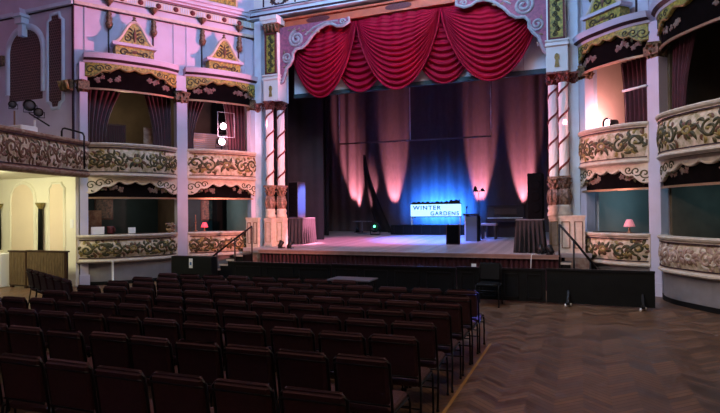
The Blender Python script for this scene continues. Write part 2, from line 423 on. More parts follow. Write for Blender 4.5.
def box_cornice(w, a0, a1, bow, label, group, seed):
    mid = w.p((a0+a1)/2, 0, 6.2); t = thing('box_cornice', mid, label, 'cornice', group)
    mb = MB(); sweep(mb, w, a0-.05, a1+.05, [(-.3,6.22),(.06,6.22),(.08,6.28),(.16,6.34),(.18,6.42),(.20,6.47),(-.3,6.47)], bow); mb.build('moulding', 'lilac', t)
    mb = MB(); sweep(mb, w, a0-.05, a1+.05, [(.05,6.275),(.10,6.275),(.17,6.33),(.05,6.33)], bow); mb.build('shadow_line', 'darkline', t)
    # roof of the bow
    mb = MB(); sweep(mb, w, a0, a1, [(-bow-.12,6.47),(.16,6.47),(.14,6.50),(-bow-.12,6.56)], bow); mb.build('top_ledge', 'lilac', t)
    # crest pediment
    am = (a0+a1)/2; o = .12+bow+.06
    def sf(a, b, off): return w.p(am+a, o+off, 6.42+b)
    ped = MB()
    hw = .52
    pr = [(-hw,0),(hw,0),(hw,.36),(-hw,.36)]
    ped.prism(pr, lambda a,b: sf(a,b,.02), lambda a,b: sf(a,b,-.30)); base = ped
    def bell(x): q = min(1, abs(x)/(hw+.06)); return .43+.66*(math.cos(q**1.05*PI)*.5+.5)**1.15
    xs = [-hw-.04+(2*hw+.08)*i/20 for i in range(21)]
    ped = MB(); ped.prism([(x, bell(x)) for x in xs]+[(hw+.04,.40),(-hw-.04,.40)], lambda a,b: sf(a,b,.0), lambda a,b: sf(a,b,-.18)); gable = ped
    mb = MB(); mb.prism([(-hw-.08,.35),(hw+.08,.35),(hw+.10,.43),(-hw-.10,.43)], lambda a,b: sf(a,b,.09), lambda a,b: sf(a,b,-.3)); mb.build('crest_ledge', 'lilac', t)
    mb = MB(); mb.ribbon([(x, bell(x)) for x in xs], sf, .04, .05); mb.build('crest_border', 'cream', t)
    gable.use(1); base.use(1)
    sb = lambda a,b,q: sf(a,b,q+.02)
    for s in (-1, 1):
        gable.ribbon(spiral(s*.20, .60, .11, PI/2, 1.3, d=s, n=18), sf, .022, .03)
        base.ribbon(spiral(s*.30, .17, .12, 0, 1.3, d=-s, n=18), sb, .024, .03)
        for k in range(3):
            gable.ribbon(leafpath(s*.05, .60+k*.11, PI/2-s*.7, .15, -s*.8), sf, .032, .03, LW)
            base.ribbon(leafpath(s*(.04+k*.06), .18, PI/2-s*1.2, .12, -s*1.8), sb, .03, .03, LW)
    gable.use(2); base.use(2)
    gable.ribbon([(0,.50),(0,.70),(0,.95)], sf, .06, .06, LW); base.ribbon(leafpath(-.1,.20,0,.2,.6), sb, .05, .03, LW)
    gable.build('crest_gable', ['greengold','scroll','brownleaf'], t); base.build('crest_base', ['greengold','scroll','brownleaf'], t)
    mb = MB(); mb.lathe([(.02,0),(.05,.02),(.07,.07),(.03,.11),(.05,.15),(.01,.2)], c=sf(0, 1.08, -.05), n=8); mb.build('finial', 'capital', t)
    # small lobed side panels on the cornice face
    return t

def capital(mb, c, r, z0, z1, n=10):
    h = z1-z0
    mb.lathe([(r*.82,z0),(r*.9,z0+h*.1),(r*.85,z0+h*.2),(r*.95,z0+h*.5),(r*1.25,z0+h*.8),(r*1.3,z0+h*.82)], c=(c[0],c[1],0), n=n)
    for lvl in range(2):
        for k in range(8):
            an = k*PI/4+lvl*PI/8; b = V(c[0]+math.cos(an)*r*.92, c[1]+math.sin(an)*r*.92, z0+h*(.12+.3*lvl)); q = V(math.cos(an), math.sin(an), 0)
            mb.tube([b, b+q*r*.12+V(0,0,h*.2), b+q*r*.38+V(0,0,h*.36), b+q*r*.5+V(0,0,h*.30)], r*.2, 5)
    mb.box((c[0]-r*1.25, c[1]-r*1.25, z1-h*.16), (c[0]+r*1.25, c[1]+r*1.25, z1))

# ================================================================ ROOM SHELL
mb = MB(); mb.box((-17.2,-4,-.1), (6.6,15.6,0)); struct('floor', mb, 'floor')
mb = MB(); mb.box((-17.2,-4,10.4), (6.6,15.9,10.6)); struct('ceiling', mb, 'lilac')
mb = MB(); mb.box((-17.2,-4.2,0), (6.6,-4,10.4)); struct('wall_back', mb, 'lilac')
mb = MB(); mb.box((-17.4,-4.2,0), (-17.2,11.1,10.4)); struct('wall_left', mb, 'lilac')
mb = MB(); mb.box((6.6,-4.2,0), (6.8,11.2,10.4)); struct('wall_right', mb, 'lilac')
# return wall left of the boxes (parallel to the stage front), upper and lower
mb = MB(); mb.box((-17.2,10.9,3.2), (-13,11.1,10.4)); struct('wall_left', mb, 'lilac')
mb = MB(); mb.box((-17.2,10.9,0), (-13.02,11.1,3.05)); struct('wall_left', mb, 'warmwhite')
mb = MB(); mb.box((3.4,11.0,0), (6.6,11.2,10.4)); struct('wall_right', mb, 'lilac')

def side(w, L, posts, parts, right):
    nm = 'wall_right' if right else 'wall_left'
    half = .16
    # wall above the boxes
    mb = MB(); w.slab(mb, 0, L, -.25, 0, 6.2, 10.4); struct(nm, mb, 'lilac')
    # slabs between the levels
    mb = MB(); w.slab(mb, 0, L, -2.3, .10, 2.98, 3.2); struct(nm, mb, 'boxdark')
    mb = MB(); w.slab(mb, 0, L, -2.3, .10, .42, .55); struct(nm, mb, 'boxdark')
    mb = MB(); w.slab(mb, 0, L, -2.3, -.25, 6.2, 6.35); struct(nm, mb, 'boxdark')
    mb = MB(); w.slab(mb, 0, L, -2.5, -2.3, .55, 2.98); struct(nm, mb, 'boxteal' )
    mb = MB(); w.slab(mb, 0, L, -2.5, -2.3, 3.2, 6.2); struct(nm, mb, 'boxdark')
    mb = MB(); w.slab(mb, 0, L, -.2, .0, 0, .42); struct(nm, mb, 'greywall')
    for a in parts:
        mb = MB(); w.slab(mb, a-.06, a+.06, -2.3, -.1, .55, 6.2); struct(nm, mb, 'boxcream' if abs(a-5.32) < .01 or (w is WB and a < .1) else 'boxdark')
    # pilasters
    for (a, h_) in posts:
        mb = MB(); w.slab(mb, a-h_, a+h_, -.1, .20, 0, 5.38); w.slab(mb, a-h_-.03, a+h_+.03, -.1, .24, 0, .3)
        w.slab(mb, a-h_, a+h_, -.1, .16, 5.7, 6.22)
        o = struct('trim_1', mb, 'lilac')
        mb = MB(); c = w.p(a, .05, 0); capital(mb, (c.x,c.y), h_+.03, 5.36, 5.72, 10)
        w.slab(mb, a-h_-.04, a+h_+.04, -.05, .26, 5.45, 5.66); mb.build('pilaster_capital', 'capital', o)
    # string courses on the wall above
    mb = MB(); w.slab(mb, 0, L, 0, .07, 7.84, 7.94); struct('trim_2', mb, 'cream')
    mb = MB(); w.slab(mb, 0, L, 0, .04, 8.14, 8.40); fr = struct('trim_3', mb, 'cream')
    mb = MB(); w.slab(mb, 0, L, .03, .05, 8.13, 8.16); w.slab(mb, 0, L, .03, .05, 8.38, 8.41); w.slab(mb, 0, L, .0, .08, 7.82, 7.845); mb.build('outline', 'darkline', fr)
    d, g = MB(), MB(); k = 0; a = .2
    while a < L-.3:
        q = w.p(a, .05, 8.27); mt = Matrix.Translation(q) @ Matrix.Rotation(math.atan2(w.n.y, w.n.x), 4, 'Z') @ Matrix.Rotation(PI/2, 4, 'Y')
        d.lathe([(.085,-.02),(.085,0),(.05,.03),(.02,.045)], n=8, mtx=mt)
        for j in range(5): w.slab(g, a+.15+j*.055, a+.175+j*.055, .03, .055, 8.19, 8.35)
        a += .52
    d.build('medallion', 'mark', fr); g.build('flute', 'bluewhite', fr)
    mb = MB(); w.slab(mb, -.05, L, 0, .12, 8.44, 8.50); w.slab(mb, -.08, L, 0, .2, 8.50, 8.60); w.slab(mb, -.1, L, 0, .26, 8.60, 8.68); struct('trim_4', mb, 'lilac')
side(WL, 5.42, ((.20,.10),(2.92,.16),(5.30,.12)), (.02,2.92,5.32), False)
side(WB, 2.30, ((.12,.12),(2.22,.15)), (.02,2.24), True)
side(WA, 3.20, ((3.08,.12),), (.06,3.14), True)
# thin vertical joint lines on the upper walls + green attic panels
for w, aa in ((WL, (.25,2.72,3.12,5.05)), (WB, (.35,1.95)), (WA, (.25,2.9))):
    mb = MB()
    for a in aa: w.slab(mb, a, a+.05, 0, .03, 6.5, 7.84)
    struct('trim_5', mb, 'lilac')
for (w, a0, a1, wh) in ((WL, 3.75, 4.75, 'above the left box nearest the stage'), (WL, 1.1, 2.1, 'above the far left box')):
    t = thing('attic_panel', w.p((a0+a1)/2, .05, 8.68), 'green and gold carved panel high on the wall ' + wh, 'panel', 'carved attic panels')
    mb = MB(); w.slab(mb, a0-.08, a1+.08, 0, .06, 8.70, 9.5); mb.build('frame', 'cream', t)
    mb = MB(); w.slab(mb, a0, a1, .05, .08, 8.78, 9.42)
    relief_into(mb, lambda a,b,o,w=w,a0=a0: w.p(a0+a, .08+o, 8.78+b), 1.0, .64, 5, .3); mb.build('carved_field', ['greengold']+RM, t)

# boxes: parapets, canopies, cornices
GP, GC, GK = 'carved balcony parapets of the side boxes', 'scalloped canopies over the box openings', 'cornices crowning the upper boxes'
bays = [
 (WL, .24, 2.76, .42, 'left', 'further left'),
 (WL, 3.06, 5.40, .28, 'left', 'beside the stage'),
 (WB, .00, 2.10, .34, 'right', 'beside the stage'),
 (WA, .10, 3.00, .55, 'right', 'at the right edge'),
]
ub = [.24,.20,.24,.40]
desc = ['left box farthest from stage', 'left box beside stage', 'right box beside stage', 'box at right picture edge']
for i, (w, a0, a1, bow, sd, wh) in enumerate(bays):
    for lvl, (z0, z1) in enumerate(((.62,1.40), (3.02,3.97))):
        parapet(w, a0-(.22 if i == 0 and lvl == 0 else 0), a1, z0, z1, bow, 'bowed cream parapet with green scrollwork, %s level, %s' % (('ground','upper')[lvl], desc[i]), GP, i*3+lvl, pale=(i == 3 and lvl == 0))
    # curved dado under the lower parapet
    mb = MB(); sweep(mb, w, a0, a1, [(-.2,0),(.0,0),(.0,.62),(-.2,.62)], bow-.05); struct('trim_6', mb, 'greywall')
    mb = MB(); sweep(mb, w, a0, a1, [(-.01,0),(.02,0),(.02,.10),(-.01,.10)], bow-.05); struct('baseboard_'+sd, mb, 'black')
    lambrequin(w, a0, a1, 3.02, 2.60, 2.44, bow*.55, 'cream scalloped canopy with painted flowers, lower ' + desc[i], GC, i+40, 'cream')
    lambrequin(w, a0, a1, 6.22, 5.86, 5.50, ub[i], 'green and gold scalloped canopy with painted flowers, upper ' + desc[i], GC, i+50, 'greengold')
    box_cornice(w, a0, a1, ub[i], 'pale cornice with green gold bell-shaped crest, above ' + desc[i], GK, i)
    # hanging ornaments on the wall
    for s in (-1, 1):
        am = (a0+a1)/2+s*.62
        t = thing('wall_ornament', w.p(am, .03, 7.1), 'dark hanging plaster drop %s of the crest above the %s' % (('left','right')[(s > 0) != False], desc[i]), 'ornament', 'hanging plaster drops')
        mb = MB(); w.slab(mb, am-.02, am+.02, 0, .03, 6.5, 8.12); mb.build('stem', 'darkline', t)
        mb = MB(); c = w.p(am, .10, 0); mb.lathe([(.02,7.28),(.08,7.34),(.11,7.44),(.07,7.52),(.09,7.60),(.06,7.68),(.08,7.74),(.03,7.80)], c=(c.x,c.y,0), n=7)
        mb.lathe([(.03,7.98),(.08,8.05),(.13,8.10),(.13,8.14)], c=(c.x,c.y,0), n=8); mb.build('husk_drop', 'capital', t)

def curtain(name, P0, P1, z0, z1, label, cat, group=None, pleats=9, m='maroon', amp=.05, gather=0, tie=.4):
    """pleated hanging cloth between two floor-plan points; gather pulls the lower part towards P0"""
    P0 = Vector(P0); P1 = Vector(P1); d = P1-P0; n = V(-d.y, d.x).normalized()
    def f(u, v):
        z = z0+(z1-z0)*v
        g = 1-gather*math.sin(PI*min(1, (1-v)/(1-tie)/1.0*.5 if v > tie else .5))*(1 if v > tie else (.8+.2*v/tie))
        p = P0+d*(u*g); o = amp*math.sin(u*pleats*2*PI)+amp*.3*math.sin(u*pleats*5+v*3)
        return V(p.x+n.x*o, p.y+n.y*o, z)
    mb = MB(); mb.grid(f, pleats*8, 14); o = mb.build(name, m)
    return tag(o, label, cat, group)
def wxy(w, a, o): q = w.p(a, o, 0); return (q.x, q.y)
GB = 'maroon curtains in the upper boxes'
curtain('box_curtain', wxy(WL,.3,-.15), wxy(WL,1.25,-.1), 3.2, 5.6, 'dark maroon drawn curtain, left side of the upper left box away from stage', 'curtain', GB, 6, gather=.45)
curtain('box_curtain', wxy(WL,2.68,-.15), wxy(WL,1.85,-.1), 3.2, 5.6, 'dark maroon drawn curtain, right side of the upper left box away from stage', 'curtain', GB, 6, gather=.35)
curtain('box_curtain', wxy(WL,3.12,-.15), wxy(WL,3.75,-.1), 3.2, 5.6, 'dark maroon tied curtain, left side of the upper box with the lit lamps', 'curtain', GB, 5, gather=.6)
curtain('box_curtain', wxy(WL,5.12,-.15), wxy(WL,4.35,-.1), 3.2, 5.6, 'dark maroon curtain right of the lit lamps in the upper left box', 'curtain', GB, 6, gather=.2)
curtain('box_curtain', wxy(WB,2.05,-.2), wxy(WB,1.0,-.2), 3.2, 5.6, 'dark maroon full curtain in the upper right box beside the stage', 'curtain', GB, 8, gather=.1)
curtain('box_curtain', wxy(WA,.22,-.1), wxy(WA,1.1,.1), 3.2, 5.6, 'dark maroon curtain gathered at left in the right edge upper box', 'curtain', GB, 6, gather=.45)
# things in the boxes -------------------------------------------------
def picture(w, a, o, z, ww, hh, label, m='skin1'):
    t = thing('framed_picture', w.p(a, o, z), label, 'picture')
    mb = MB(); w.slab(mb, a-ww/2, a+ww/2, o-.03, o, z, z+hh); mb.build('frame', 'wood', t)
    mb = MB(); w.slab(mb, a-ww/2+.05, a+ww/2-.05, o, o+.012, z+.05, z+hh-.05); mb.build('print', m, t)
picture(WL, 4.6, -2.25, 1.72, .50, .75, 'framed poster on the teal wall in the lower left box near the stage')
picture(WL, 1.15, -2.25, 1.8, .55, .7, 'dark framed picture inside the lower left box away from the stage')
picture(WA, apx(WA,-2.25,691), -2.25, 1.6, .45, .85, 'dark framed picture on the teal wall in the right edge lower box')
picture(WA, apx(WA,-2.25,727), -2.25, 1.6, .45, .85, 'second dark framed picture, further right on the teal wall at right edge')
def table_lamp(loc, label, shade, s=1):
    t = thing('table_lamp', loc, label, 'lamp'); x,y,z = loc
    mb = MB(); mb.lathe([(.07*s,0),(.07*s,.015*s),(.02*s,.03*s),(.03*s,.08*s),(.015*s,.13*s),(.012*s,.2*s)], c=loc, n=12); mb.build('base', 'rod', t)
    mb = MB(); mb.lathe([(.15*s,.16*s),(.13*s,.20*s),(.10*s,.28*s),(.075*s,.34*s),(.07*s,.35*s)], c=loc, n=14); mb.build('lamp_shade', shade, t)
q = WB.p(apx(WB,.25,629), .25, 1.405); table_lamp((q.x,q.y,q.z), 'small pink shaded table lamp on the lower right box ledge', 'lampshade', .9)
q = WL.p(3.72, -.15, 1.30); table_lamp((q.x,q.y,1.403), 'small glowing red lamp on the lower left box ledge near the stage', 'redlamp', .8)
# shelf boards of the lower boxes
for (w, a0, a1, lab) in ((WL,.3,2.7,'far left lower box'), (WL,3.15,5.15,'left lower box beside the stage'), (WB,.15,2.0,'right lower box beside the stage')):
    mb = MB(); w.slab(mb, a0, a1, -.35, .0, 1.36, 1.40); tag(mb.build('counter_shelf', 'wood'), 'dark counter shelf behind the parapet of the ' + lab, 'shelf')
    pass
mb = MB(); q = WL.p(.55, .12, 1.405); WL.slab(mb, .38, .72, .10, .14, 1.405, 1.62); tag(mb.build('white_card', 'paper'), 'white card standing on the far left lower box ledge', 'card')
mb = MB(); WL.slab(mb, 1.38, 1.58, .0, .04, 1.405, 1.58); tag(mb.build('white_card', 'paper'), 'small cream card in the middle of the far left lower box', 'card')
t = thing('tankard', WL.p(.93,-.1,1.405), 'dark red pot on the far left lower box ledge beside the white card', 'pot')
mb = MB(); q = WL.p(.93,-.1,1.405); mb.lathe([(.09,0),(.10,.05),(.09,.15),(.11,.22),(.10,.22)], c=q, n=12); mb.build('body', 'mark', t)
mb = MB(); mb.tube([q+V(.09,0,.18), q+V(.17,0,.15), q+V(.17,0,.07), q+V(.09,0,.04)], .015); mb.build('handle', 'mark', t)
t = thing('flower_bunch', WL.p(2.55,.2,1.405), 'bunch of pale pink flowers in a bowl on the far left lower box ledge', 'flowers')
q = WL.p(2.55,.2,1.405); mb = MB(); mb.lathe([(.06,0),(.12,.06),(.14,.12),(.13,.12)], c=q, n=12); mb.build('bowl', 'rod', t)
mb = MB(); rnd = random.Random(3)
for k in range(16):
    c = q+V(rnd.uniform(-.14,.14), rnd.uniform(-.1,.1), rnd.uniform(.14,.28)); mb.lathe([(.01,-.03),(.045,-.01),(.05,.02),(.01,.03)], c=c, n=6)
mb.build('blossoms', 'petal', t)
# wall-side pink panel and a standing figure-like statuette
mb = MB(); WL.slab(mb, .25, .95, -1.6, -1.55, .55, 2.1); tag(mb.build('folding_screen', 'petal'), 'plain pinkish screen standing inside the far left lower box', 'screen')
t = thing('candlestick', WL.p(3.45,-.2,1.405), 'slim candlestick on the lower left box ledge beside the red lamp', 'candlestick')
q = WL.p(3.45,-.2,1.405); mb = MB(); mb.lathe([(.06,0),(.06,.02),(.015,.05),(.015,.28),(.035,.30)], c=q, n=10); mb.build('stand', 'rod', t)
mb = MB(); mb.lathe([(.014,.30),(.014,.52),(.004,.53)], c=q, n=8); mb.build('candle', 'petal', t)
t = thing('potted_plant', WL.p(3.3,-.9,.55), 'leafy plant in the corner of the left lower box near the stage', 'plant')
q = WL.p(3.3,-.9,.55); mb = MB(); mb.lathe([(.12,0),(.18,.3),(.19,.32)], c=q, n=12); mb.build('pot', 'mark', t)
mb = MB()
for k in range(18):
    an = k*2.4; b = q+V(0,0,.3); r = .12+.02*(k % 5); z = .7+.05*(k % 7)
    mb.ribbon([(0,0),(.3,.2),(.6,.5),(1,1)], lambda a,bb,o,an=an,r=r,z=z,b=b: b+V(math.cos(an)*r*2*a-math.sin(an)*(bb-a)*.3, math.sin(an)*r*2*a+math.cos(an)*(bb-a)*.3, z*math.sin(a*1.4)+o), .05, .01, LW)
mb.build('foliage', 'scroll', t)
# chest/cabinet dark things inside upper boxes
mb = MB(); WL.slab(mb, 1.95, 2.2, -.5, -.46, 4.1, 4.62); tag(mb.build('notice_card', 'petal'), 'pinkish card in the opening of the upper left box away from stage', 'card')
t = thing('louvred_shutter', WL.p(.9,-.7,3.2), 'dark louvred shutter behind the curtain in the far left upper box', 'shutter')
mb = MB(); WL.slab(mb, .7, 1.5, -.8, -.76, 3.2, 4.7); mb.build('frame', 'wood', t)
mb = MB()
for k in range(12): WL.slab(mb, .74+k*.063, .77+k*.063, -.76, -.73, 3.25, 4.65)
mb.build('slats', 'maroon', t)
t = thing('louvred_shutter', WL.p(4.2,-1.5,3.2), 'pale grey louvred shutter behind the lit lamps in the upper left box', 'shutter')
mb = MB(); WL.slab(mb, 3.3, 5.1, -1.6, -1.55, 3.2, 4.75); mb.build('frame', 'lilac', t)
mb = MB()
for k in range(22): WL.slab(mb, 3.34, 5.06, -1.55, -1.52, 3.25+k*.068, 3.28+k*.068)
mb.build('slats', 'boxcream', t)
t = thing('louvred_shutter', WB.p(.7,-.7,3.2), 'narrow blue-grey shutter inside the upper right box by the stage', 'shutter')
mb = MB(); WB.slab(mb, .75, 1.10, -.9, -.86, 3.2, 5.0); mb.build('frame', 'greywall', t)
mb = MB()
for k in range(5): WB.slab(mb, .79+k*.07, .81+k*.07, -.86, -.84, 3.25, 4.95)
mb.build('slats', 'bluewhite', t)

def stage_lamp(loc, tgt, label, lit=True, r=.10, grp=None, cage=True, name='stage_lamp'):
    t = thing(name, loc, label, 'stage light', grp)
    d = (Vector(tgt)-Vector(loc)).normalized(); q = d.to_track_quat('Z','Y').to_matrix().to_4x4()
    m4 = Matrix.Translation(loc) @ q
    mb = MB(); mb.lathe([(r*.5,-r*2.0),(r*.85,-r*1.8),(r*.9,-.02),(r*1.15,.05),(r*1.1,.05),(r*.85,-.0),(r*.5,-.02)], n=14, mtx=m4); mb.build('housing', 'blackmetal', t)
    mb = MB(); mb.lathe([(r*.2,-.006),(r*.82,-.004),(r*.82,.012),(r*.2,.02)], n=14, mtx=m4); mb.build('lens', 'bulb' if lit else 'conc', t)
    mb = MB(); l = Vector(loc); s = d.cross(V(0,0,1)).normalized()
    mb.tube([l+s*r*1.1-d*r, l+s*r*1.2-d*r-V(0,0,r*1.5), l-s*r*1.2-d*r-V(0,0,r*1.5), l-s*r*1.1-d*r], .012); mb.build('yoke', 'blackmetal', t)
    return t
LL1 = WL.p(4.45, -.35, 4.86); LL2 = WL.p(4.28, -.05, 4.30); RL = WB.p(apx(WB,-.05,609), -.05, 4.14)
def stand(P, z0, label, h):
    t = thing('lamp_stand', (P.x,P.y,z0), label, 'stand')
    mb = MB(); mb.tube([(P.x,P.y,z0),(P.x,P.y,h)], .02); mb.build('pole', 'blackmetal', t)
    for k in range(3):
        an = k*2*PI/3+.4; mb = MB(); mb.tube([(P.x,P.y,z0+.4),(P.x+.3*math.cos(an),P.y+.3*math.sin(an),z0+.02)], .012); mb.build('leg', 'blackmetal', t)
    return t
for i, (P, tgt, lab) in enumerate(((LL1, (-1,9,3), 'bright lit round lamp, upper of two in the left box beside the stage'), (LL2, (-1,9,3), 'bright lit round lamp just above the parapet, left upper box'), (RL, (-8,9,4.5), 'bright lit lamp just above the rail of the upper right box'))):
    stage_lamp(P, tgt, lab, r=.13, grp='lit lamps in the upper boxes')
    pp = P-V(0,0,.20)
    bk = (Vector(tgt)-P).normalized()*.13
    if i != 1: stand(V(P.x-bk.x,P.y-bk.y,0), 3.2, ('tall black stand carrying the lit lamps in the left box','','short black stand carrying the right box lamp')[i], pp.z)
# frame round the left lamps
mb = MB(); qs = [WL.p(4.12,.02,4.45), WL.p(4.12,.02,5.25), WL.p(4.68,.02,5.25), WL.p(4.68,.02,4.45)]
mb.tube(qs+[qs[0]], .012, 5); t = mb.build('wire_cage', 'grey'); tag(t, 'thin rectangular wire cage around the upper lamp in the left box', 'cage')
# tube light fixture in the right upper box
t = thing('strip_light', WB.p(1.9,.2,4.75), 'short white strip light bracketed in the upper right box opening', 'light fitting')
mb = MB(); mb.tube([WB.p(1.45,.25,4.78), WB.p(2.08,.25,4.78)], .03); mb.build('tube', 'white', t)
mb = MB(); mb.tube([WB.p(2.08,.25,4.78), WB.p(2.08,.17,4.78)], .02); mb.build('bracket', 'grey', t)

# ================================================================ PROSCENIUM
ZS = .87
def rake(Y): return ZS+.03*max(0, Y-15)
YP = 15.5; XL, XR = -8.94, -.78; XLo, XRo = -9.99, .0
# entablature and orange band
mb = MB(); mb.box((XLo-.1,15.62,8.33), (XRo+.1,15.9,8.40)); mb.box((XLo-.35,15.22,8.40),(XRo+.1,15.9,8.62)); mb.box((XLo-.35,15.14,8.62),(XRo+.1,15.9,8.70)); struct('trim_4', mb, 'bluewhite')
mb = MB(); mb.box((XLo-.1,15.20,8.44), (XRo+.1,15.23,8.50)); mb.box((XLo-.1,15.12,8.64),(XRo+.1,15.15,8.67)); struct('trim_4', mb, 'darkline')
mb = MB(); mb.box((XL-.15,15.48,8.00), (XR+.15,15.9,8.33)); mb.box((XL-.15,15.40,8.27),(XR+.15,15.5,8.33)); mb.box((XL-.15,15.42,8.00),(XR+.15,15.5,8.05)); band = struct('trim_7', mb, 'orange')
for X in (-7.7, -5.0, -2.3):
    mb = MB(); mb.prism([(X+.42*math.cos(a), 8.16+.10*math.sin(a)) for a in [2*PI*i/20 for i in range(20)]], lambda a,b: V(a,15.47,b), lambda a,b: V(a,15.45,b)); mb.build('oval_boss', 'mark', band)
# frieze with festoons above
mb = MB(); mb.box((XLo-.35,15.5,8.70), (XRo+.3,15.9,10.4)); fz = struct('wall_front', mb, 'white')
d, g = MB(), MB(); sf = lambda a,b,o: V(a, 15.5-o, b)
X = XLo+.25
while X < XRo-.5:
    d.box((X-.02,15.47,8.72), (X+.02,15.5,9.6))
    pts = [(X+.1+1.0*t, 9.35-.50*math.sin(PI*t)) for t in [i/14 for i in range(15)]]
    d.ribbon(pts, sf, .045, .04, lambda t: .5+.5*math.sin(PI*t)); 
    pts = [(X+.25+.7*t, 9.3-.24*math.sin(PI*t)) for t in [i/14 for i in range(15)]]
    d.ribbon(pts, sf, .02, .03)
    for t in (0,.25,.5,.75,1): flower(g, sf, X+.1+1.0*t, 9.35-.50*math.sin(PI*t), .12, t)
    X += 1.2
d.build('festoon', 'darkline', fz); g.build('rosette', 'brownleaf', fz)
# piers
for sgn, xo, xi, b0 in ((1, XLo, XL, .50), (-1, XRo, XR, .25)):
    sd = 'left' if sgn > 0 else 'right'
    X = lambda a: xo+sgn*a
    def bx(mb, a0, a1, y0, y1, z0, z1):
        xa, xb = sorted((X(a0), X(a1))); return mb.box((xa,y0,z0), (xb,y1,z1))
    W = abs(xi-xo)
    mb = MB(); bx(mb, -.45, b0-.08, 15.5, 15.9, 0, 8.7); bx(mb, b0-.08, W, 15.62, 15.72, 5.60, 8.7); struct('wall_front', mb, 'bluewhite')
    mb = MB(); bx(mb, b0-.08, W-.02, 15.63, 15.70, 0, 5.60); struct('wall_front', mb, 'black')
    mb = MB(); bx(mb, .0, .25, 15.30, 15.5, .87, 8.33); bx(mb, -.02, .27, 15.24, 15.5, .87, 1.15); pil = struct('trim_8', mb, 'bluewhite')
    mb = MB(); capital(mb, (X(.125), 15.38), .12, 5.30, 5.60); mb.build('pilaster_capital', 'redcap', pil)
    # column pair group
    t = thing('column_pair', (X(b0+.27), 15.3, ZS), 'pair of twisted barber-pole columns with carved capitals at the %s of the stage opening' % sd, 'columns', 'twisted column pairs flanking the stage')
    for (pa, py) in ((b0+.13, 15.2), (b0+.40, 15.45)):
        mb = MB(); bx(mb, pa-.135, pa+.135, py-.15, py+.15, ZS, 1.72); bx(mb, pa-.15, pa+.15, py-.17, py+.15, 1.72, 1.80); bx(mb, pa-.15, pa+.15, py-.17, py+.15, ZS, ZS+.10); mb.build('plinth', 'cream', t)
        mb = MB()
        for (q0,q1,z0,z1) in ((-.09,-.075,1.02,1.66),(.075,.09,1.02,1.66),(-.09,.09,1.02,1.035),(-.09,.09,1.645,1.66)): bx(mb, pa+q0, pa+q1, py-.16, py-.15, z0, z1)
        mb.build('plinth_moulding', 'gilt', t)
        c = (X(pa), py)
        mb = MB()
        mb.lathe([(.18,1.80),(.18,1.88),(.15,1.94),(.17,2.02),(.15,2.10)], c=(c[0],c[1],0), n=14)
        mb.build('column_base', 'cream', t)
        mb = MB(); capital(mb, c, .125, 2.52, 2.86, 12); mb.lathe([(.13,2.10),(.15,2.14),(.135,2.2),(.15,2.35),(.13,2.52)], c=(c[0],c[1],0), n=12)
        for k in range(6):
            an = k*PI/3; mb.tube([(c[0]+.13*math.cos(an),c[1]+.13*math.sin(an),2.12),(c[0]+.17*math.cos(an),c[1]+.17*math.sin(an),2.3),(c[0]+.13*math.cos(an),c[1]+.13*math.sin(an),2.5)], .03, 5)
        mb.build('carved_drum', 'drum', t)
        def shaft(u, v, c=c):
            an = u*2*PI; z = 2.8+(5.32-2.8)*v; r = .118+.006*math.cos(an*9-z*11)
            return V(c[0]+r*math.cos(an), c[1]+r*math.sin(an), z)
        mb = MB(); mb.grid(shaft, 36, 24); sh = mb.build('column_shaft', 'white', t)
        mb = MB(); mb.tube([(c[0]+.122*math.cos(z*9.5), c[1]+.122*math.sin(z*9.5), z) for z in [2.85+i*.025 for i in range(99)]], .030, 6); mb.build('spiral_band', 'band', sh)
        mb = MB(); capital(mb, c, .13, 5.30, 5.60, 12); mb.build('column_capital', 'redcap', t)
    # block, gold panel, upper capital
    t = thing('panel_pier', (X(b0+.27), 15.3, 5.60), 'white pier with tall green and gold carved panel above the %s twisted columns' % sd, 'pier', 'carved panel piers beside the stage curtain')
    c0, c1 = b0, b0+.54; cm = b0+.27
    mb = MB(); bx(mb, c0, c1, 15.05, 15.61, 5.60, 6.42); bx(mb, c0-.03, c1+.02, 15.01, 15.61, 6.28, 6.34); bx(mb, c0-.03, c1+.02, 15.01, 15.61, 6.40, 6.44); bx(mb, c0+.03, c1-.02, 15.10, 15.61, 6.44, 7.80)
    bx(mb, c0-.03, c1+.02, 15.0, 15.61, 8.10, 8.20); bx(mb, c0-.06, c1+.02, 14.95, 15.61, 8.20, 8.33); mb.build('pier_body', 'white', t)
    gpn = MB(); bx(gpn, cm-.16, cm+.16, 15.07, 15.10, 6.50, 7.74)
    mb = MB()
    for (a0,a1,z0,z1) in ((cm-.21,cm-.16,6.46,7.78),(cm+.16,cm+.21,6.46,7.78),(cm-.21,cm+.21,6.46,6.50),(cm-.21,cm+.21,7.74,7.78)): bx(mb, a0, a1, 15.04, 15.10, z0, z1)
    mb.build('panel_border', 'mark', t)
    d = gpn.use(1); xm = X(cm)
    for k in range(9):
        z = 6.56+k*.13; q = 1 if k % 2 else -1
        d.ribbon(spiral(xm+q*.05, z+.04, .08, PI/2, 1.2, d=q, n=14), lambda a,b,o: V(a,15.07-o,b), .016, .03)
        d.ribbon(leafpath(xm, z, PI/2-q*.8, .15, q*1.2), lambda a,b,o: V(a,15.07-o,b), .028, .03, LW)
    d.build('gold_panel', ['greengold','scroll'], t)
    mb = MB(); bx(mb, c0+.02, c1-.02, 15.1, 15.61, 7.82, 8.10)
    for k in range(4):
        mb.tube([(X(c0+.08+k*.127),15.09,7.84), (X(c0+.08+k*.127),15.03,7.96), (X(c0+.08+k*.127),14.98,8.08)], .045, 6)
    mb.build('upper_capital', 'capital', t)
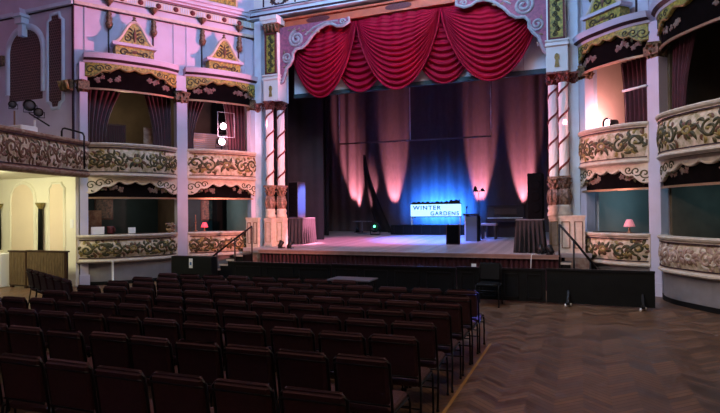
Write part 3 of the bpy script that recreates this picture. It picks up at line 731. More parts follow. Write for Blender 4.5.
    mb = MB(); mb.prism([(xm+p[0], 5.72+p[1]) for p in ((-.06,0),(.06,0),(.035,.17),(.06,.25),(.045,.33),(0,.36),(-.045,.33),(-.06,.25),(-.035,.17))], lambda a,b: V(a,15.05,b), lambda a,b: V(a,15.02,b)); mb.build('keyhole_ornament', 'gilt', t)
# valance board behind swags
mb = MB(); mb.box((XL,16.12,5.95), (XR,16.17,8.1)); struct('trim_9', mb, 'palebluewhite')
mb = MB(); mb.box((XL,16.07,5.84), (XR,16.19,5.97)); struct('trim_9', mb, 'boxteal')
mb = MB()
for i in range(1,12): X_ = XL+(XR-XL)*i/12; mb.box((X_-.012,16.11,5.97),(X_+.012,16.121,8.0))
struct('trim_9', mb, 'lilac')
mb = MB(); mb.box((XL-.1,15.5,8.1), (XR+.1,16.3,8.2)); struct('trim_9', mb, 'orange')
# swags
def swag(x0, x1, zt, drop, Y, nf, label, dip=.72):
    def f(u, v):
        x = x0+(x1-x0)*u; k = (4*u*(1-u))**dip
        z = zt-drop*k*v
        xs = x+(x-(x0+x1)/2)*(-.05*math.sin(PI*v))*(1-abs(2*u-1))
        fold = math.sin((v**.85)*nf*2*PI+1.1*math.sin(u*5+x0))
        fold2 = .35*math.sin(v*nf*2*PI*1.7+u*4)
        y = Y-.16*k*math.sin(PI*min(1,.15+v*.85)) - (.055*fold+.03*fold2)*(.25+.75*k)*min(1,.12+v*1.7)
        # upper vertical gathers
        y -= .045*max(0,1-v*1.5)*math.sin(u*PI*13+1.2*math.sin(v*5))*k
        return V(xs, y, z-.012*fold*k)
    mb = MB(); mb.grid(f, 56, 110)
    o = mb.build('curtain_swag', 'red'); tag(o, label, 'curtain', 'crimson swags of the stage valance')
    mb = MB(); pts = [f(i/40, 1) for i in range(41)]; mb.tube([p+V(0,-.01,-.005) for p in pts], .028, 6); mb.build('hem', 'red', o)
    return o
zt = 7.98
swag(-8.92, -6.43, zt, 2.30, 15.60, 15, 'large crimson velvet swag at the left of the stage valance')
swag(-6.43, -3.74, zt, 2.28, 15.60, 15, 'large crimson velvet swag in the middle of the stage valance')
swag(-3.74, -.83, zt, 2.30, 15.60, 15, 'large crimson velvet swag at the right of the stage valance')
swag(-7.65, -5.20, zt, 2.16, 15.95, 12, 'smaller crimson swag showing between left and middle large swags')
swag(-4.95, -2.50, zt, 2.16, 15.95, 12, 'smaller crimson swag showing between middle and right large swags')
# scroll brackets
for sgn, xe in ((1, XL), (-1, XR)):
    sd = 'left' if sgn > 0 else 'right'
    t = thing('scroll_bracket', (xe+sgn*.4, 15.4, 7.0), 'silver and mauve scrolled bracket in the top %s corner of the stage opening' % sd, 'bracket', 'scrolled corner brackets')
    sfm = lambda a, b, o, xe=xe, sgn=sgn: V(xe+sgn*a, 15.24-o, b)
    poly = [(-.035,7.98),(2.4,7.98),(2.42,7.84),(2.2,7.74),(2.0,7.76),(1.85,7.85),(1.65,7.87),(1.4,7.78),(1.12,7.56),(.95,7.36),(.78,7.24),(.55,7.22),(.44,7.10),(.44,6.92),(.32,6.74),(.2,6.64),(.14,6.42),(.06,6.22),(-.035,6.15)]
    mb = MB(); mb.prism(poly, lambda a,b: sfm(a,b,0), lambda a,b: sfm(a,b,-.12))
    mb.use(1)
    mb.ribbon(poly[1:], sfm, .045, .05)
    mb.ribbon(spiral(.58, 7.54, .27, PI/2, 2.1, d=1, n=44), sfm, .045, .06)
    mb.ribbon(spiral(.23, 6.98, .18, 0, 1.8, d=-1, n=34), sfm, .035, .05)
    mb.ribbon(spiral(2.2, 7.86, .10, 0, 1.3, d=1, n=20), sfm, .025, .05)
    mb.ribbon([(.9,7.62),(1.2,7.82),(1.6,7.93),(2.05,7.92)], sfm, .03, .05)
    mb.use(2)
    for k in range(7): mb.ribbon(leafpath(.25+.17*k, 7.86-.03*k, -.3+.5*math.sin(k), .16, 1.4), sfm, .03, .03, LW)
    for k in range(4): mb.ribbon(leafpath(.10+.05*k, 7.1-.2*k, 1+k, .14, 1.2), sfm, .03, .03, LW)
    mb.build('scrolled_plate', ['mauve','grey','petal'], t)

# ================================================================ STAGE
mb = MB()
def stg(x0, x1, y0, y1, thick=.10):
    za, zb = rake(y0), rake(y1)
    mb.add([V(x0,y0,za-thick),V(x1,y0,za-thick),V(x1,y1,zb-thick),V(x0,y1,zb-thick),V(x0,y0,za),V(x1,y0,za),V(x1,y1,zb),V(x0,y1,zb)], [(0,3,2,1),(4,5,6,7),(0,1,5,4),(1,2,6,5),(2,3,7,6),(3,0,4,7)])
YF = 13.85; SXL, SXR = -8.93, -.48
stg(SXL, SXR, YF, 15.0); stg(-9.30, SXL, 13.95, 14.5); stg(-9.95, SXL, 14.5, 15.0); stg(SXR, .25, 14.45, 15.0); stg(-11.6, 1.6, 15.0, 23.2)
st = struct('stage_floor', mb, 'boards')
mb = MB(); mb.box((SXL,YF-.04,ZS-.10),(SXR,YF,ZS+.005)); mb.box((SXL,YF-.06,ZS-.03),(SXR,YF,ZS+.005)); struct('trim_10', mb, 'ledge')
curtain('stage_skirt', (SXL,YF+.05), (SXR,YF+.05), 0, ZS-.10, 'dark red pleated skirt hanging along the stage front', 'curtain', None, 70, m='skirt', amp=.02)
mb = MB(); mb.box((-9.28,13.97,0),(SXL-.03,14.02,ZS-.1)); mb.box((-9.95,14.50,0),(-9.3,14.56,ZS-.1)); mb.box((SXR+.1,14.46,0),(.2,14.52,ZS-.1)); mb.box((SXL-.02,YF+.1,0),(SXL+.02,14.5,ZS-.1)); mb.box((SXR-.02,YF+.1,0),(SXR+.02,14.5,ZS-.1)); struct('trim_11', mb, 'petal')
# stage house walls
mb = MB(); mb.box((-12.2,15.9,0),(-12.0,23.4,9.5)); struct('wall_stage_left', mb, 'black')
mb = MB(); mb.box((1.9,15.9,0),(2.1,23.4,9.5)); struct('wall_stage_right', mb, 'black')
mb = MB(); mb.box((-12.2,23.3,0),(2.1,23.5,9.5)); struct('wall_stage_back', mb, 'black')
mb = MB(); mb.box((-12.2,15.9,9.4),(2.1,23.5,9.6)); struct('ceiling', mb, 'black')
# backdrop
def drape(name, x0, x1, Y, z1, m, label, pleats, amp=.06):
    def f(u, v):
        x = x0+(x1-x0)*u
        y = Y+amp*math.sin(u*pleats*2*PI+.6*math.sin(v*2.2))*(.6+.4*math.sin(u*17)) + amp*.4*math.sin(u*pleats*4.7)
        return V(x, y, rake(Y)+.01+(z1-rake(Y))*v)
    mb = MB(); mb.grid(f, int(pleats*9), 16); return tag(mb.build(name, m), label, 'curtain')
drape('backdrop_curtain', -10.9, 1.3, 22.5, 9.2, 'drape', 'tall dark backdrop curtain across the rear of the stage, lit pink and blue', 26, .05)
drape('leg_curtain', -11.0, -9.5, 19.9, 9.2, 'blackcloth', 'black leg curtain at the left rear of the stage', 6, .08)
drape('leg_curtain', -10.6, -8.75, 17.9, 9.2, 'drapegrey', 'dark grey leg curtain beside the left loudspeaker', 3, .02)
drape('leg_curtain', -.55, 1.3, 18.6, 9.2, 'blackcloth', 'black leg curtain behind the right loudspeaker', 6, .08)
# flown pipe, then a black sheet standing in for shade near left cone
t = thing('flown_pipe', (-6.5, 20.5, 5.0), 'thin flown pipe hanging on three wires across the stage', 'pipe')
Yp = 20.5
xa, xb, xc = at(340,Yp), at(411,Yp), at(492,Yp); za = zat(340,144,Yp); zc = zat(492,136,Yp); zb_ = za+(zc-za)*(xb-xa)/(xc-xa)
mb = MB(); mb.tube([(xa,Yp,za),(xc,Yp,zc)], .032); mb.build('pipe', 'conc', t)
for x, z in ((xa,za),(xb,zb_),(xc,zc)):
    mb = MB(); mb.tube([(x,Yp,z),(x,Yp,9.4)], .016, 5); mb.build('wire', 'white', t)
def edge_shadowf(u, v):  # outline of the curtain-edge shadow, built as a dark sheet
    xl = at(364+22*(1-v)**1.8-7*(1-v), 22.2); xr = at(366+26*(1-v)**1.4, 22.2)
    return V(xl+(xr-xl)*u, 22.2+.03*math.sin(u*9), rake(22.2)+.01+3.4*v)
mb = MB(); mb.grid(edge_shadowf, 16, 20); tag(mb.build('edge_shadow_sheet','blackcloth'), 'black sheet standing in for the curtain-edge shadow between the two left light cones', 'cloth')
# sign
Ys = 21.0
sx0, sx1 = at(411,Ys), at(461,Ys); z0 = zat(440,216.3,Ys); z1 = zat(440,204.2,Ys)
zp = rake(Ys)+.38
mb = MB(); mb.rbox((at(393,Ys),Ys-.35,rake(Ys)-.01),(at(472,Ys),Ys+.45,zp),.02); t = thing('platform', ((sx0+sx1)/2,Ys,rake(Ys)), 'low black platform beneath the lit sign', 'platform'); mb.build('deck', 'black', t)
mb = MB()
for k in range(9): mb.box((at(396+k*9,Ys),Ys-.37,rake(Ys)+.05),(at(397+k*9,Ys),Ys-.35,zp-.05))
mb.build('front_batten', 'blackmetal', t)
t = thing('illuminated_sign', ((sx0+sx1)/2,Ys,zp), 'white glowing sign on legs reading WINTER GARDENS', 'sign')
mb = MB(); mb.box((sx0,Ys-.05,z0),(sx1,Ys+.05,z1)); mb.build('light_panel', 'signlight', t)
mb = MB(); mb.box((sx0-.01,Ys-.06,z1),(sx1+.01,Ys+.06,z1+.03)); mb.box((sx0-.01,Ys-.06,z0-.03),(sx1+.01,Ys+.06,z0)); mb.build('frame', 'black', t)
for x in (sx0+.03, sx1-.03):
    mb = MB(); mb.box((x-.03,Ys-.03,zp),(x+.03,Ys+.03,z0-.03)); mb.build('leg', 'white', t)
mb = MB(); rnd = random.Random(9); n = 36; pts = []
for i in range(n+1): pts.append((sx0+.04+(sx1-sx0-.08)*i/n, z1+.05+.05*abs(math.sin(i*.9))+rnd.uniform(0,.03)+(.06 if i > 28 else 0)))
mb.prism([(sx0+.04,z1+.03)]+pts+[(sx1-.04,z1+.03)], lambda a,b: V(a,Ys-.03,b), lambda a,b: V(a,Ys+.03,b)); mb.build('skyline_silhouette', 'black', t)
def text(s, x, z, size, Y, parent, sx=1.0, extra=1.0):
    cu = bpy.data.curves.new('txt', 'FONT'); cu.body = s; cu.size = size; cu.extrude = .004; cu.space_character = extra; cu.offset = .006
    o = bpy.data.objects.new('txt', cu); C.objects.link(o)
    bpy.context.view_layer.update()
    me = bpy.data.meshes.new_from_object(o.evaluated_get(bpy.context.evaluated_depsgraph_get()))
    bpy.data.objects.remove(o)
    mb = MB(); mb.add([V(x+v.co.x*sx, Y-v.co.z, z+v.co.y) for v in me.vertices], [tuple(p.vertices) for p in me.polygons])
    return mb.build('lettering', 'signletter', parent)
hh = z1-z0
text('WINTER', sx0+.10, z0+hh*.56, hh*.47, Ys-.055, t, 1.18, 1.2)
text('GARDENS', sx0+(sx1-sx0)*.40, z0+hh*.08, hh*.47, Ys-.055, t, 1.0, 1.2)

# lectern, amp, piano, stool
def on(px, Y): return V(at(px,Y), Y, rake(Y)+.002)
p = on(472, 18.1); t = thing('lectern', p, 'pale sided lectern with slanted dark top, centre right of the stage', 'lectern')
mb = MB(); mb.prism([(-.30,0),(.22,0),(.22,.68),(-.30,.86)], lambda a,b: p+V(-.20,a,b), lambda a,b: p+V(-.16,a,b)); mb.build('side_panel', 'lilac', t)
mb = MB(); mb.prism([(-.30,0),(.22,0),(.22,.68),(-.30,.86)], lambda a,b: p+V(.20,a,b), lambda a,b: p+V(.24,a,b)); mb.build('side_panel', 'black', t)
mb = MB(); mb.box((p.x-.16,p.y-.28,p.z),(p.x+.20,p.y-.24,p.z+.82)); mb.build('front_panel', 'conc', t)
mb = MB(); mb.prism([(-.34,.865),(.26,.655),(.26,.69),(-.34,.905)], lambda a,b: p+V(-.24,a,b), lambda a,b: p+V(.28,a,b)); mb.build('top', 'piano', t)
t = thing('microphone', p+V(-.05,-.3,1.0), 'short black gooseneck microphone on top of the lectern', 'microphone')
mb = MB(); mb.tube([p+V(-.12,-.28,.88),p+V(-.12,-.32,.98),p+V(-.12,-.28,1.08)], .012); mb.build('gooseneck', 'blackmetal', t)
mb = MB(); mb.lathe([(.01,0),(.03,.02),(.03,.08),(.01,.10)], c=p+V(-.12,-.28,1.07), n=8); mb.build('head', 'blackmetal', t)
def speaker(p, w_, d_, h_, rz, label, m='black', grille='conc', name='loudspeaker'):
    t = thing(name, p, label, 'loudspeaker'); R = rot(p, rz)
    mb = MB(); mb.rbox((-w_/2,-d_/2,0),(w_/2,d_/2,h_), .015, R); mb.build('cabinet', m, t)
    mb = MB(); mb.box((-w_/2+.03,-d_/2-.012,.03),(w_/2-.03,-d_/2,h_-.03), R); g = mb.build('grille', grille, t)
    mb = MB()
    for z in ([.25,.5,.75] if h_ > 1 else [.35,.75]):
        mb.lathe([(w_*.34,0),(w_*.34,.008),(w_*.28,.008),(w_*.1,.004)], n=18, mtx=R @ Matrix.Translation((0,-d_/2-.012,h_*z)) @ Matrix.Rotation(PI/2,4,'X'))
    mb.build('driver', 'darkgrille' if grille == 'darkgrille' else 'blackmetal', g)
    return t
M['speakercase'] = mat('black_speaker_case', (.035,.035,.04), .7, spec=.2)
M['darkgrille'] = mat('dark_speaker_grille', (.004,.004,.005), .95, spec=.02, bump=.3, bscale=150)
speaker(on(453, 16.8), .42, .40, .62, .15, 'squat black monitor speaker standing in front of the lectern', 'wood', 'darkgrille')
# draped tables and tall speakers
def draped_table(x0, x1, y0, y1, z0, h, label, cm='blackcloth'):
    cx, cy = (x0+x1)/2, (y0+y1)/2
    t = thing('draped_table', (cx,cy,z0), label, 'table')
    def ring(u):
        per = [(x0,y0),(x1,y0),(x1,y1),(x0,y1),(x0,y0)]; k = min(3, int(u*4)); f = u*4-k
        return Vector(per[k]).lerp(Vector(per[k+1]), f)
    def f(u, v):
        p_ = ring(u); d = (p_-Vector((cx,cy))); d = d.normalized(); o = (.018+.045*(1-v))*math.sin(u*2*PI*26)*(1-v)**.5
        return V(p_.x+d.x*(o+.03*(1-v)), p_.y+d.y*(o+.03*(1-v)), z0+h*v)
    mb = MB(); mb.grid(f, 208, 8); mb.build('cloth', cm, t)
    mb = MB(); mb.rbox((x0-.01,y0-.01,z0+h-.02),(x1+.01,y1+.01,z0+h+.012),.01); mb.build('tabletop', 'conc', t)
    for (lx,ly) in ((x0+.08,y0+.08),(x1-.08,y0+.08),(x0+.08,y1-.08),(x1-.08,y1-.08)):
        mb = MB(); mb.box((lx-.02,ly-.02,z0),(lx+.02,ly+.02,z0+h-.02)); mb.build('leg','blackmetal',t)
    return t
draped_table(-1.54,-.88,14.38,14.86, ZS+.003, .85, 'black draped table under the right loudspeaker')
p = V(-1.06,14.63,ZS+.868); speaker(p, .38,.42,1.17, 0, 'tall black loudspeaker on the draped table at stage right', 'darkgrille','darkgrille')
draped_table(-9.42,-8.57,15.95,16.85, rake(16.8)+.0, .86, 'black draped table under the left loudspeaker, pink lit side', 'tablecloth')
speaker(V(-9.02,16.35,rake(16.8)+.875), .40,.55,1.22, .0, 'tall black loudspeaker with blue-lit side on the left draped table', 'speakercase','darkgrille')
# piano
p = on(504, 19.8); t = thing('upright_piano', p, 'dark upright piano at the right rear of the stage', 'piano')
def pb(a, b, name, m): mb = MB(); mb.rbox(a, b, .012, Matrix.Translation(p)); return mb.build(name, m, t)
pb((-.60,.0,0),(.70,.40,1.10),'case','piano'); pb((-.62,-.02,1.10),(.72,.42,1.14),'lid','piano'); pb((-.60,-.28,.55),(.70,0,.68),'keybed','piano')
mb = MB(); mb.box((-.55,-.26,.68),(.65,-.10,.70), Matrix.Translation(p)); k_ = mb.build('keyboard','paper',t)
pb((-.60,-.28,0),(-.52,-.20,.55),'leg','piano'); pb((.62,-.28,0),(.70,-.20,.55),'leg','piano')
pb((-.35,-.03,.80),(.45,.0,1.02),'music_desk','wood')
p = on(489, 18.9); t = thing('piano_stool', p, 'padded rectangular piano stool left of the piano', 'stool')
mb = MB(); mb.rbox((-.26,-.18,.46),(.26,.18,.55), .02, Matrix.Translation(p)); mb.build('seat','ledge',t)
for sx_ in (-1,1):
    for sy_ in (-1,1): mb = MB(); mb.box((sx_*.22-.03,sy_*.14-.03,0),(sx_*.22+.03,sy_*.14+.03,.46), Matrix.Translation(p)); mb.build('leg','wood',t)
# twin lamp stand in front of the right cones
Yt = 21.2; p = on(479, Yt); zt_ = zat(479,191,Yt)
t = thing('lamp_stand', p, 'thin stand with two small dark lamps against the pink drape', 'stand')
mb = MB(); mb.tube([p, V(p.x,p.y,zt_)], .012, 5); mb.tube([V(p.x-.15,p.y,zt_),V(p.x+.18,p.y,zt_)], .012, 5); mb.build('pole','blackmetal',t)
mb = MB(); mb.lathe([(.16,0),(.16,.02),(.03,.04)], c=p, n=12); mb.build('base','blackmetal',t)
for dx, hh_ in ((-.13,.22),(.14,.12)):
    mb = MB(); mb.lathe([(.10,0),(.085,.03),(.06,hh_*.6),(.02,hh_)], c=(p.x+dx,p.y,zt_-.02), n=10); mb.build('lamp_shade','blackmetal',t)
# small table & green light at left rear
p = on(362, 21.2); t = thing('side_table', p, 'thin small table at the left rear of the stage', 'table')
mb = MB(); mb.box((-.36,-.22,.50),(.36,.22,.53), Matrix.Translation(p)); mb.build('tabletop','conc',t)
mb = MB(); mb.tube([p, p+V(0,0,.5)], .03); mb.build('pedestal','conc',t)
mb = MB(); mb.lathe([(.22,0),(.22,.02),(.03,.05)], c=p, n=12); mb.build('base','conc',t)
GU = 'floor uplighters along the backdrop'
ups = []
for i, px in enumerate((357, 391, 478, 523)):
    P = V(at(px,22.0), 22.02, rake(22)+.13)
    t = stage_lamp(tuple(P), (P.x, P.y+.15, 3.2), 'black floor uplighter below the %s pink light cone' % ('leftmost','second','third','rightmost')[i], lit=False, r=.08, grp=GU, name='floor_uplighter')
    mb = MB(); mb.box((P.x-.12,P.y-.12,rake(21.9)-.0),(P.x+.12,P.y+.12,rake(21.9)+.03)); mb.build('base','blackmetal',t)
    ups.append(P)
p = on(375, 20.6); t = thing('effects_light', p, 'round black effects light glowing green at left rear of stage', 'stage light')
mb = MB(); mb.lathe([(.14,-.10),(.20,-.02),(.20,.10),(.17,.12),(.15,.08)], n=16, mtx=rot(p+V(0,0,.30),0,PI/2)); mb.build('housing','blackmetal',t)
mb = MB(); mb.lathe([(.005,.0),(.045,.0),(.045,.02),(.005,.025)], n=12, mtx=rot(p+V(0,-.08,.34),0,PI/2)); mb.build('green_lens','green',t)
mb = MB(); mb.box((p.x-.18,p.y-.1,p.z),(p.x+.18,p.y+.1,p.z+.04)); mb.tube([p+V(-.22,0,.3),p+V(-.2,0,.04)],.015); mb.tube([p+V(.22,0,.3),p+V(.2,0,.04)],.015); mb.build('bracket','blackmetal',t)
# par cans on forestage
GF = 'small floor lights on the stage front'
for i, (px, Yq, lab) in enumerate(((281,14.6,'small pinkish floor light below the left draped table'), (290,14.5,'small floor light, right of the pair by the left table'), (540,14.05,'angled black floor light in front of the right draped table'), (549,13.98,'black floor light at the right end of the stage edge'))):
    P = V(at(px,Yq), Yq, ZS+.16); t = stage_lamp(tuple(P), (P.x+(.2 if i < 2 else -.5), P.y+.6, ZS+1.0), lab, lit=False, r=.075, grp=GF, name='floor_light')
    mb = MB(); mb.box((P.x-.08,P.y-.08,ZS+.005),(P.x+.08,P.y+.08,ZS+.03)); mb.tube([(P.x,P.y-.04,ZS+.02),(P.x,P.y-.06,ZS+.08)],.012); mb.build('base','blackmetal',t)
mb = MB(); xc = at(531,YF); mb.tube([(xc+.25,14.0,ZS+.012),(xc+.05,YF+.05,ZS+.012),(xc,YF-.07,ZS),(xc-.02,YF-.09,.5),(xc+.03,YF-.1,.05)], .011, 5); tag(mb.build('cable','paper'), 'pale cable trailing over the stage edge at the right', 'cable')
t = thing('notice_sign', (at(477,13.8),13.8,.45), 'small white notice on the stage skirt', 'sign')
mb = MB(); x = at(473,13.8); mb.box((x-.06,13.80,.52),(x+.06,13.82,.62)); mb.build('board','paper',t)
# cream panelled cupboards beside the stage
for (x0,x1,Yc,lab) in ((-9.93,-9.48,14.66,'left'), (-.50,.10,14.66,'right')):
    t = thing('panelled_screen', ((x0+x1)/2,Yc,ZS), 'low cream panelled screen at the %s end of the stage front' % lab, 'screen', 'low panelled screens')
    mb = MB(); mb.box((x0,Yc,ZS+.003),(x1,Yc+.10,ZS+.92)); mb.box((x0-.02,Yc-.02,ZS+.90),(x1+.02,Yc+.12,ZS+.95)); mb.build('body','cream',t)
    for k in range(2):
        a = x0+.05+k*(x1-x0)/2; b = a+(x1-x0)/2-.10
        mb = MB(); 
        for (p0,p1) in (((a,ZS+.12),(a+.02,ZS+.80)),((b-.02,ZS+.12),(b,ZS+.80)),((a,ZS+.12),(b,ZS+.14)),((a,ZS+.78),(b,ZS+.80))): mb.box((p0[0],Yc-.012,p0[1]),(p1[0],Yc,p1[1]))
        mb.build('raised_panel','brownleaf',t)
# stairs + rails
def stairs(xs, dx, n, y0, y1, label):
    t = thing('stage_steps', (xs,(y0+y1)/2,0), label, 'steps', 'black steps up to the stage')
    for k in range(n):
        z = ZS-(k+1)*ZS/(n+1); a, b = sorted((xs+dx*k, xs+dx*(k+1)))
        mb = MB(); mb.box((a,y0,0 if True else z-.1),(b,y1,z-.03)); mb.build('riser','black',t)
        mb = MB(); mb.box((a-.02,y0-.02,z-.03),(b+.02,y1+.02,z)); tr = mb.build('tread','blackmetal',t)
        mb = MB(); mb.box((a-.02,y0-.035,z-.045),(b+.02,y0-.021,z+.006)); mb.build('nosing','cream',tr)
stairs(-9.31, -.27, 5, 13.55, 14.08, 'black steps with pale nosings at the left of the stage')
stairs(SXR, .24, 4, YF+.0, 14.28, 'black steps with pale nosings at the right of the stage')
def rail(pts, posts, label):
    t = thing('handrail', pts[0], label, 'handrail', 'handrails of the stage steps')
    mb = MB(); mb.tube(pts, .028, 8); mb.build('rail','blackmetal',t)
    for a, b in posts: mb = MB(); mb.tube([a,b], .022, 8); mb.build('post','blackmetal',t)
y = YF-.04
rail([(SXL-.02,13.5,1.58),(-9.7,13.5,1.10),(-10.45,13.5,.60)], [((SXL-.02,13.5,1.58),(SXL-.02,13.5,.0)),((-9.55,13.5,1.20),(-9.55,13.5,.0)),((-10.2,13.5,.77),(-10.2,13.5,0))], 'black sloping handrail on the left stage steps')
rail([(SXR,y,1.62),(-.05,y,1.10),(.42,y,.45)], [((SXR,y,1.62),(SXR,y,0)),((-.16,y,1.22),(-.16,y,0)),((.2,y,.76),(.2,y,0))], 'black sloping handrail on the right stage steps')

# ================================================================ BARRIER
YB = 11.9
def barrier(x0, x1, z1, y0, y1, label, npan):
    d = Vector((x1-x0, y1-y0)); L = d.length; R = rot((x0,y0,0), math.atan2(d.y,d.x))
    t = thing('barrier_panel', ((x0+x1)/2,(y0+y1)/2,0), label, 'barrier', 'low black barrier panels before the stage')
    mb = MB(); mb.box((0,0,.04),(L,.05,z1), R); mb.build('board','black',t)
    mb = MB(); mb.box((-.005,-.02,z1-.03),(L+.005,.07,z1+.01), R); mb.build('cap','blackmetal',t)
    mb = MB()
    for k in range(npan):
        a = L*k/npan+.08; b = L*(k+1)/npan-.08
        for (p0,p1) in (((a,.10),(a+.025,z1-.10)),((b-.025,.10),(b,z1-.10)),((a,.10),(b,.125)),((a,z1-.125),(b,z1-.10))): mb.box((p0[0],-.012,p0[1]),(p1[0],0,p1[1]), R)
    if npan: mb.build('panel_moulding','blackmetal',t)
    return t, R, L
xj = at(545,YB)
barrier(at(232,YB), at(330,YB), .69, YB, YB, 'low black barrier panel at the left below the steps', 3)
barrier(at(331,YB), at(455,YB), .70, YB, YB, 'low black barrier panel in front of the middle of the stage', 4)
barrier(at(456,YB), xj-.01, .72, YB, YB, 'low black barrier panel behind the empty black chair', 4)
t, R, L = barrier(xj+.01, at(654,YB-.1), .74, YB, YB-.05, 'plain black barrier panel at right standing on castor feet', 0)
for a in (.42, L-.22):
    mb = MB(); mb.box((a-.03,-.26,.05),(a+.03,-.0,.09), R); mb.add([R@V(a-.02,-.02,.30),R@V(a+.02,-.02,.30),R@V(a+.02,-.22,.07),R@V(a-.02,-.22,.07),R@V(a-.02,-.0,.26),R@V(a+.02,-.0,.26),R@V(a+.02,-.18,.05),R@V(a-.02,-.18,.05)],[(0,1,2,3),(7,6,5,4),(0,4,5,1),(1,5,6,2),(2,6,7,3),(3,7,4,0)]); f_ = mb.build('foot','blackmetal',t)
    for yy in (-.24,-.06):
        mb = MB(); mb.lathe([(.03,-.015),(.03,.015)], n=12, mtx=R @ Matrix.Translation((a+ (.05 if yy > -.1 else -.05),yy,.03)) @ Matrix.Rotation(PI/2,4,'Y')); mb.build('castor','paper',f_)
# pale slat lines (edge of a lifted lid) - grey trestle table and dark case
p = V(at(352,9.3), 9.3, 0)
t = thing('folding_table', p, 'grey folding table between the chairs and the black barrier', 'table')
mb = MB(); mb.rbox((-.42,-.25,.69),(.42,.25,.72), .01, Matrix.Translation(p)); mb.build('tabletop','conc',t)
for sx_ in (-1,1):
    mb = MB(); mb.tube([p+V(sx_*.36,-.2,.69),p+V(sx_*.36,-.2,.02),p+V(sx_*.36,.2,.02),p+V(sx_*.36,.2,.69)], .014); mb.build('leg','blackmetal',t)
# black case with label at left before bay B
xq0, xq1 = at(170.5,12.4), at(211,12.4)
t = thing('black_board', ((xq0+xq1)/2,12.4,0), 'black freestanding board with a white label before the left boxes', 'board')
z1_ = zat(190,256.5,12.4)
mb = MB(); mb.rbox((xq0,12.4,.0),(xq1,12.65,z1_),.015); mb.build('case','black',t)
xl = at(190.5,12.4); mb = MB(); mb.box((xl-.06,12.39,zat(190,268,12.4)),(xl+.06,12.40,zat(190,258.5,12.4))); lb = mb.build('label_sheet','paper',t)
mb = MB(); mb.box((xl-.03,12.386,zat(190,265,12.4)),(xl+.03,12.39,zat(190,262,12.4))); mb.build('label_mark','signletter',lb)
# white post in front of bay A
Yq = 10.9; x = at(112.5,Yq); mb = MB(); mb.lathe([(.14,0),(.14,.02),(.028,.04),(.028,zat(112,261,Yq)-.02),(.04,zat(112,261,Yq))], c=(x,Yq,0), n=12)
tag(mb.build('white_post','white'), 'slim white post before the far left lower box', 'post')

# ================================================================ CHAIRS
def make_chair(name, upm, frm):
    root = thing(name, (0,0,0), 'x', 'chair')
    # chair faces +Y; the back is at y=-.22
    w = .229
    Rb = Matrix.Translation((0,-.215,.46)) @ Matrix.Rotation(math.radians(9),4,'X')
    mb = MB(); mb.rbox((-w+.018,-.028,.03),(w-.018,.028,.405), .022, Rb); mb.build('backrest', upm, root)
    mb = MB(); mb.rbox((-w+.01,-.22,.40),(w-.01,.23,.465), .02); mb.build('seat', upm, root)
    mb = MB()
    for s in (-1,1): mb.tube([Rb@V(s*(w-.004),0,-.06),Rb@V(s*(w-.004),0,.36),Rb@V(s*(w-.03),0,.385)], .012, 6)
    mb.tube([Rb@V(-w+.01,-.026,.345),Rb@V(w-.01,-.026,.345)], .008, 5); mb.tube([Rb@V(-w+.01,-.026,.04),Rb@V(w-.01,-.026,.04)], .009, 5)
    mb.build('back_frame', frm, root)
    for s in (-1,1):
        mb = MB(); mb.tube([(s*w,.20,.44),(s*(w+.005),.235,.36),(s*(w+.005),.24,.012)], .011, 6); mb.lathe([(.016,0),(.016,.025)], c=(s*(w+.005),.24,0), n=8); mb.build('leg', frm, root)
        mb = MB(); mb.tube([(s*w,-.205,.45),(s*(w+.005),-.225,.30),(s*(w+.005),-.27,.012)], .011, 6); mb.lathe([(.016,0),(.016,.025)], c=(s*(w+.005),-.27,0), n=8); mb.build('leg', frm, root)
        mb = MB(); mb.tube([(s*w,-.21,.42),(s*w,.20,.42)], .010, 5); mb.build('seat_rail', frm, root)
    mb = MB(); mb.tube([(-w,.235,.33),(w,.235,.33)], .008, 5); mb.tube([(-w,-.235,.22),(w,-.235,.22)], .008, 5); mb.build('stretcher', frm, root)
    return root
chair0 = make_chair('stacking_chair', 'seat', 'blackmetal'); used = [False]
ordw = ['first','second','third','fourth','fifth','sixth','seventh','eighth','ninth','tenth','eleventh','twelfth','thirteenth','fourteenth']
def place(x, y, rz, label, group):
    c = chair0 if not used[0] else dup(chair0); used[0] = True
    c.location = (x,y,0); c.rotation_euler = (0,0,rz); c['label'] = label; c['group'] = group
    return c
rows = [3.25, 4.08, 4.80, 5.44, 6.05, 6.64, 7.21, 7.78, 8.35]
rnd = random.Random(11)
for r, Y0 in enumerate(rows):
    n = 13
    for j in range(n):
        if r == 8 and j < 4: continue
        X = -1.55-j*.505; Y = Y0-(j*.505)*.030
        if r == 0 and X < -5.0: continue
        if r == 1 and X < -6.3: continue
        if r >= 4 and j == 12: continue
        if r == 3 and j == 12: continue
        place(X+rnd.uniform(-.012,.012), Y+rnd.uniform(-.02,.02), .030+rnd.uniform(-.012,.012), 'maroon padded chair, %s row from the viewer, %s from the right-hand aisle' % (ordw[r], ordw[j]), 'maroon chairs in the main seating block')
# angled block at the left
def arow(x0, y0, x1, y1, n, which):
    d = Vector((x1-x0,y1-y0)); a = math.atan2(d.y,d.x)
    for k in range(n):
        p = Vector((x0,y0)).lerp(Vector((x1,y1)), k/(n-1))
        place(p.x, p.y, a, 'dark maroon chair in the %s angled row at far left, %s from the wall' % (which, ordw[k]), 'maroon chairs in the angled left block')
arow(-10.35,7.95,-8.05,6.92, 6, 'rear')
arow(-10.3,6.65,-8.12,5.72, 5, 'middle')
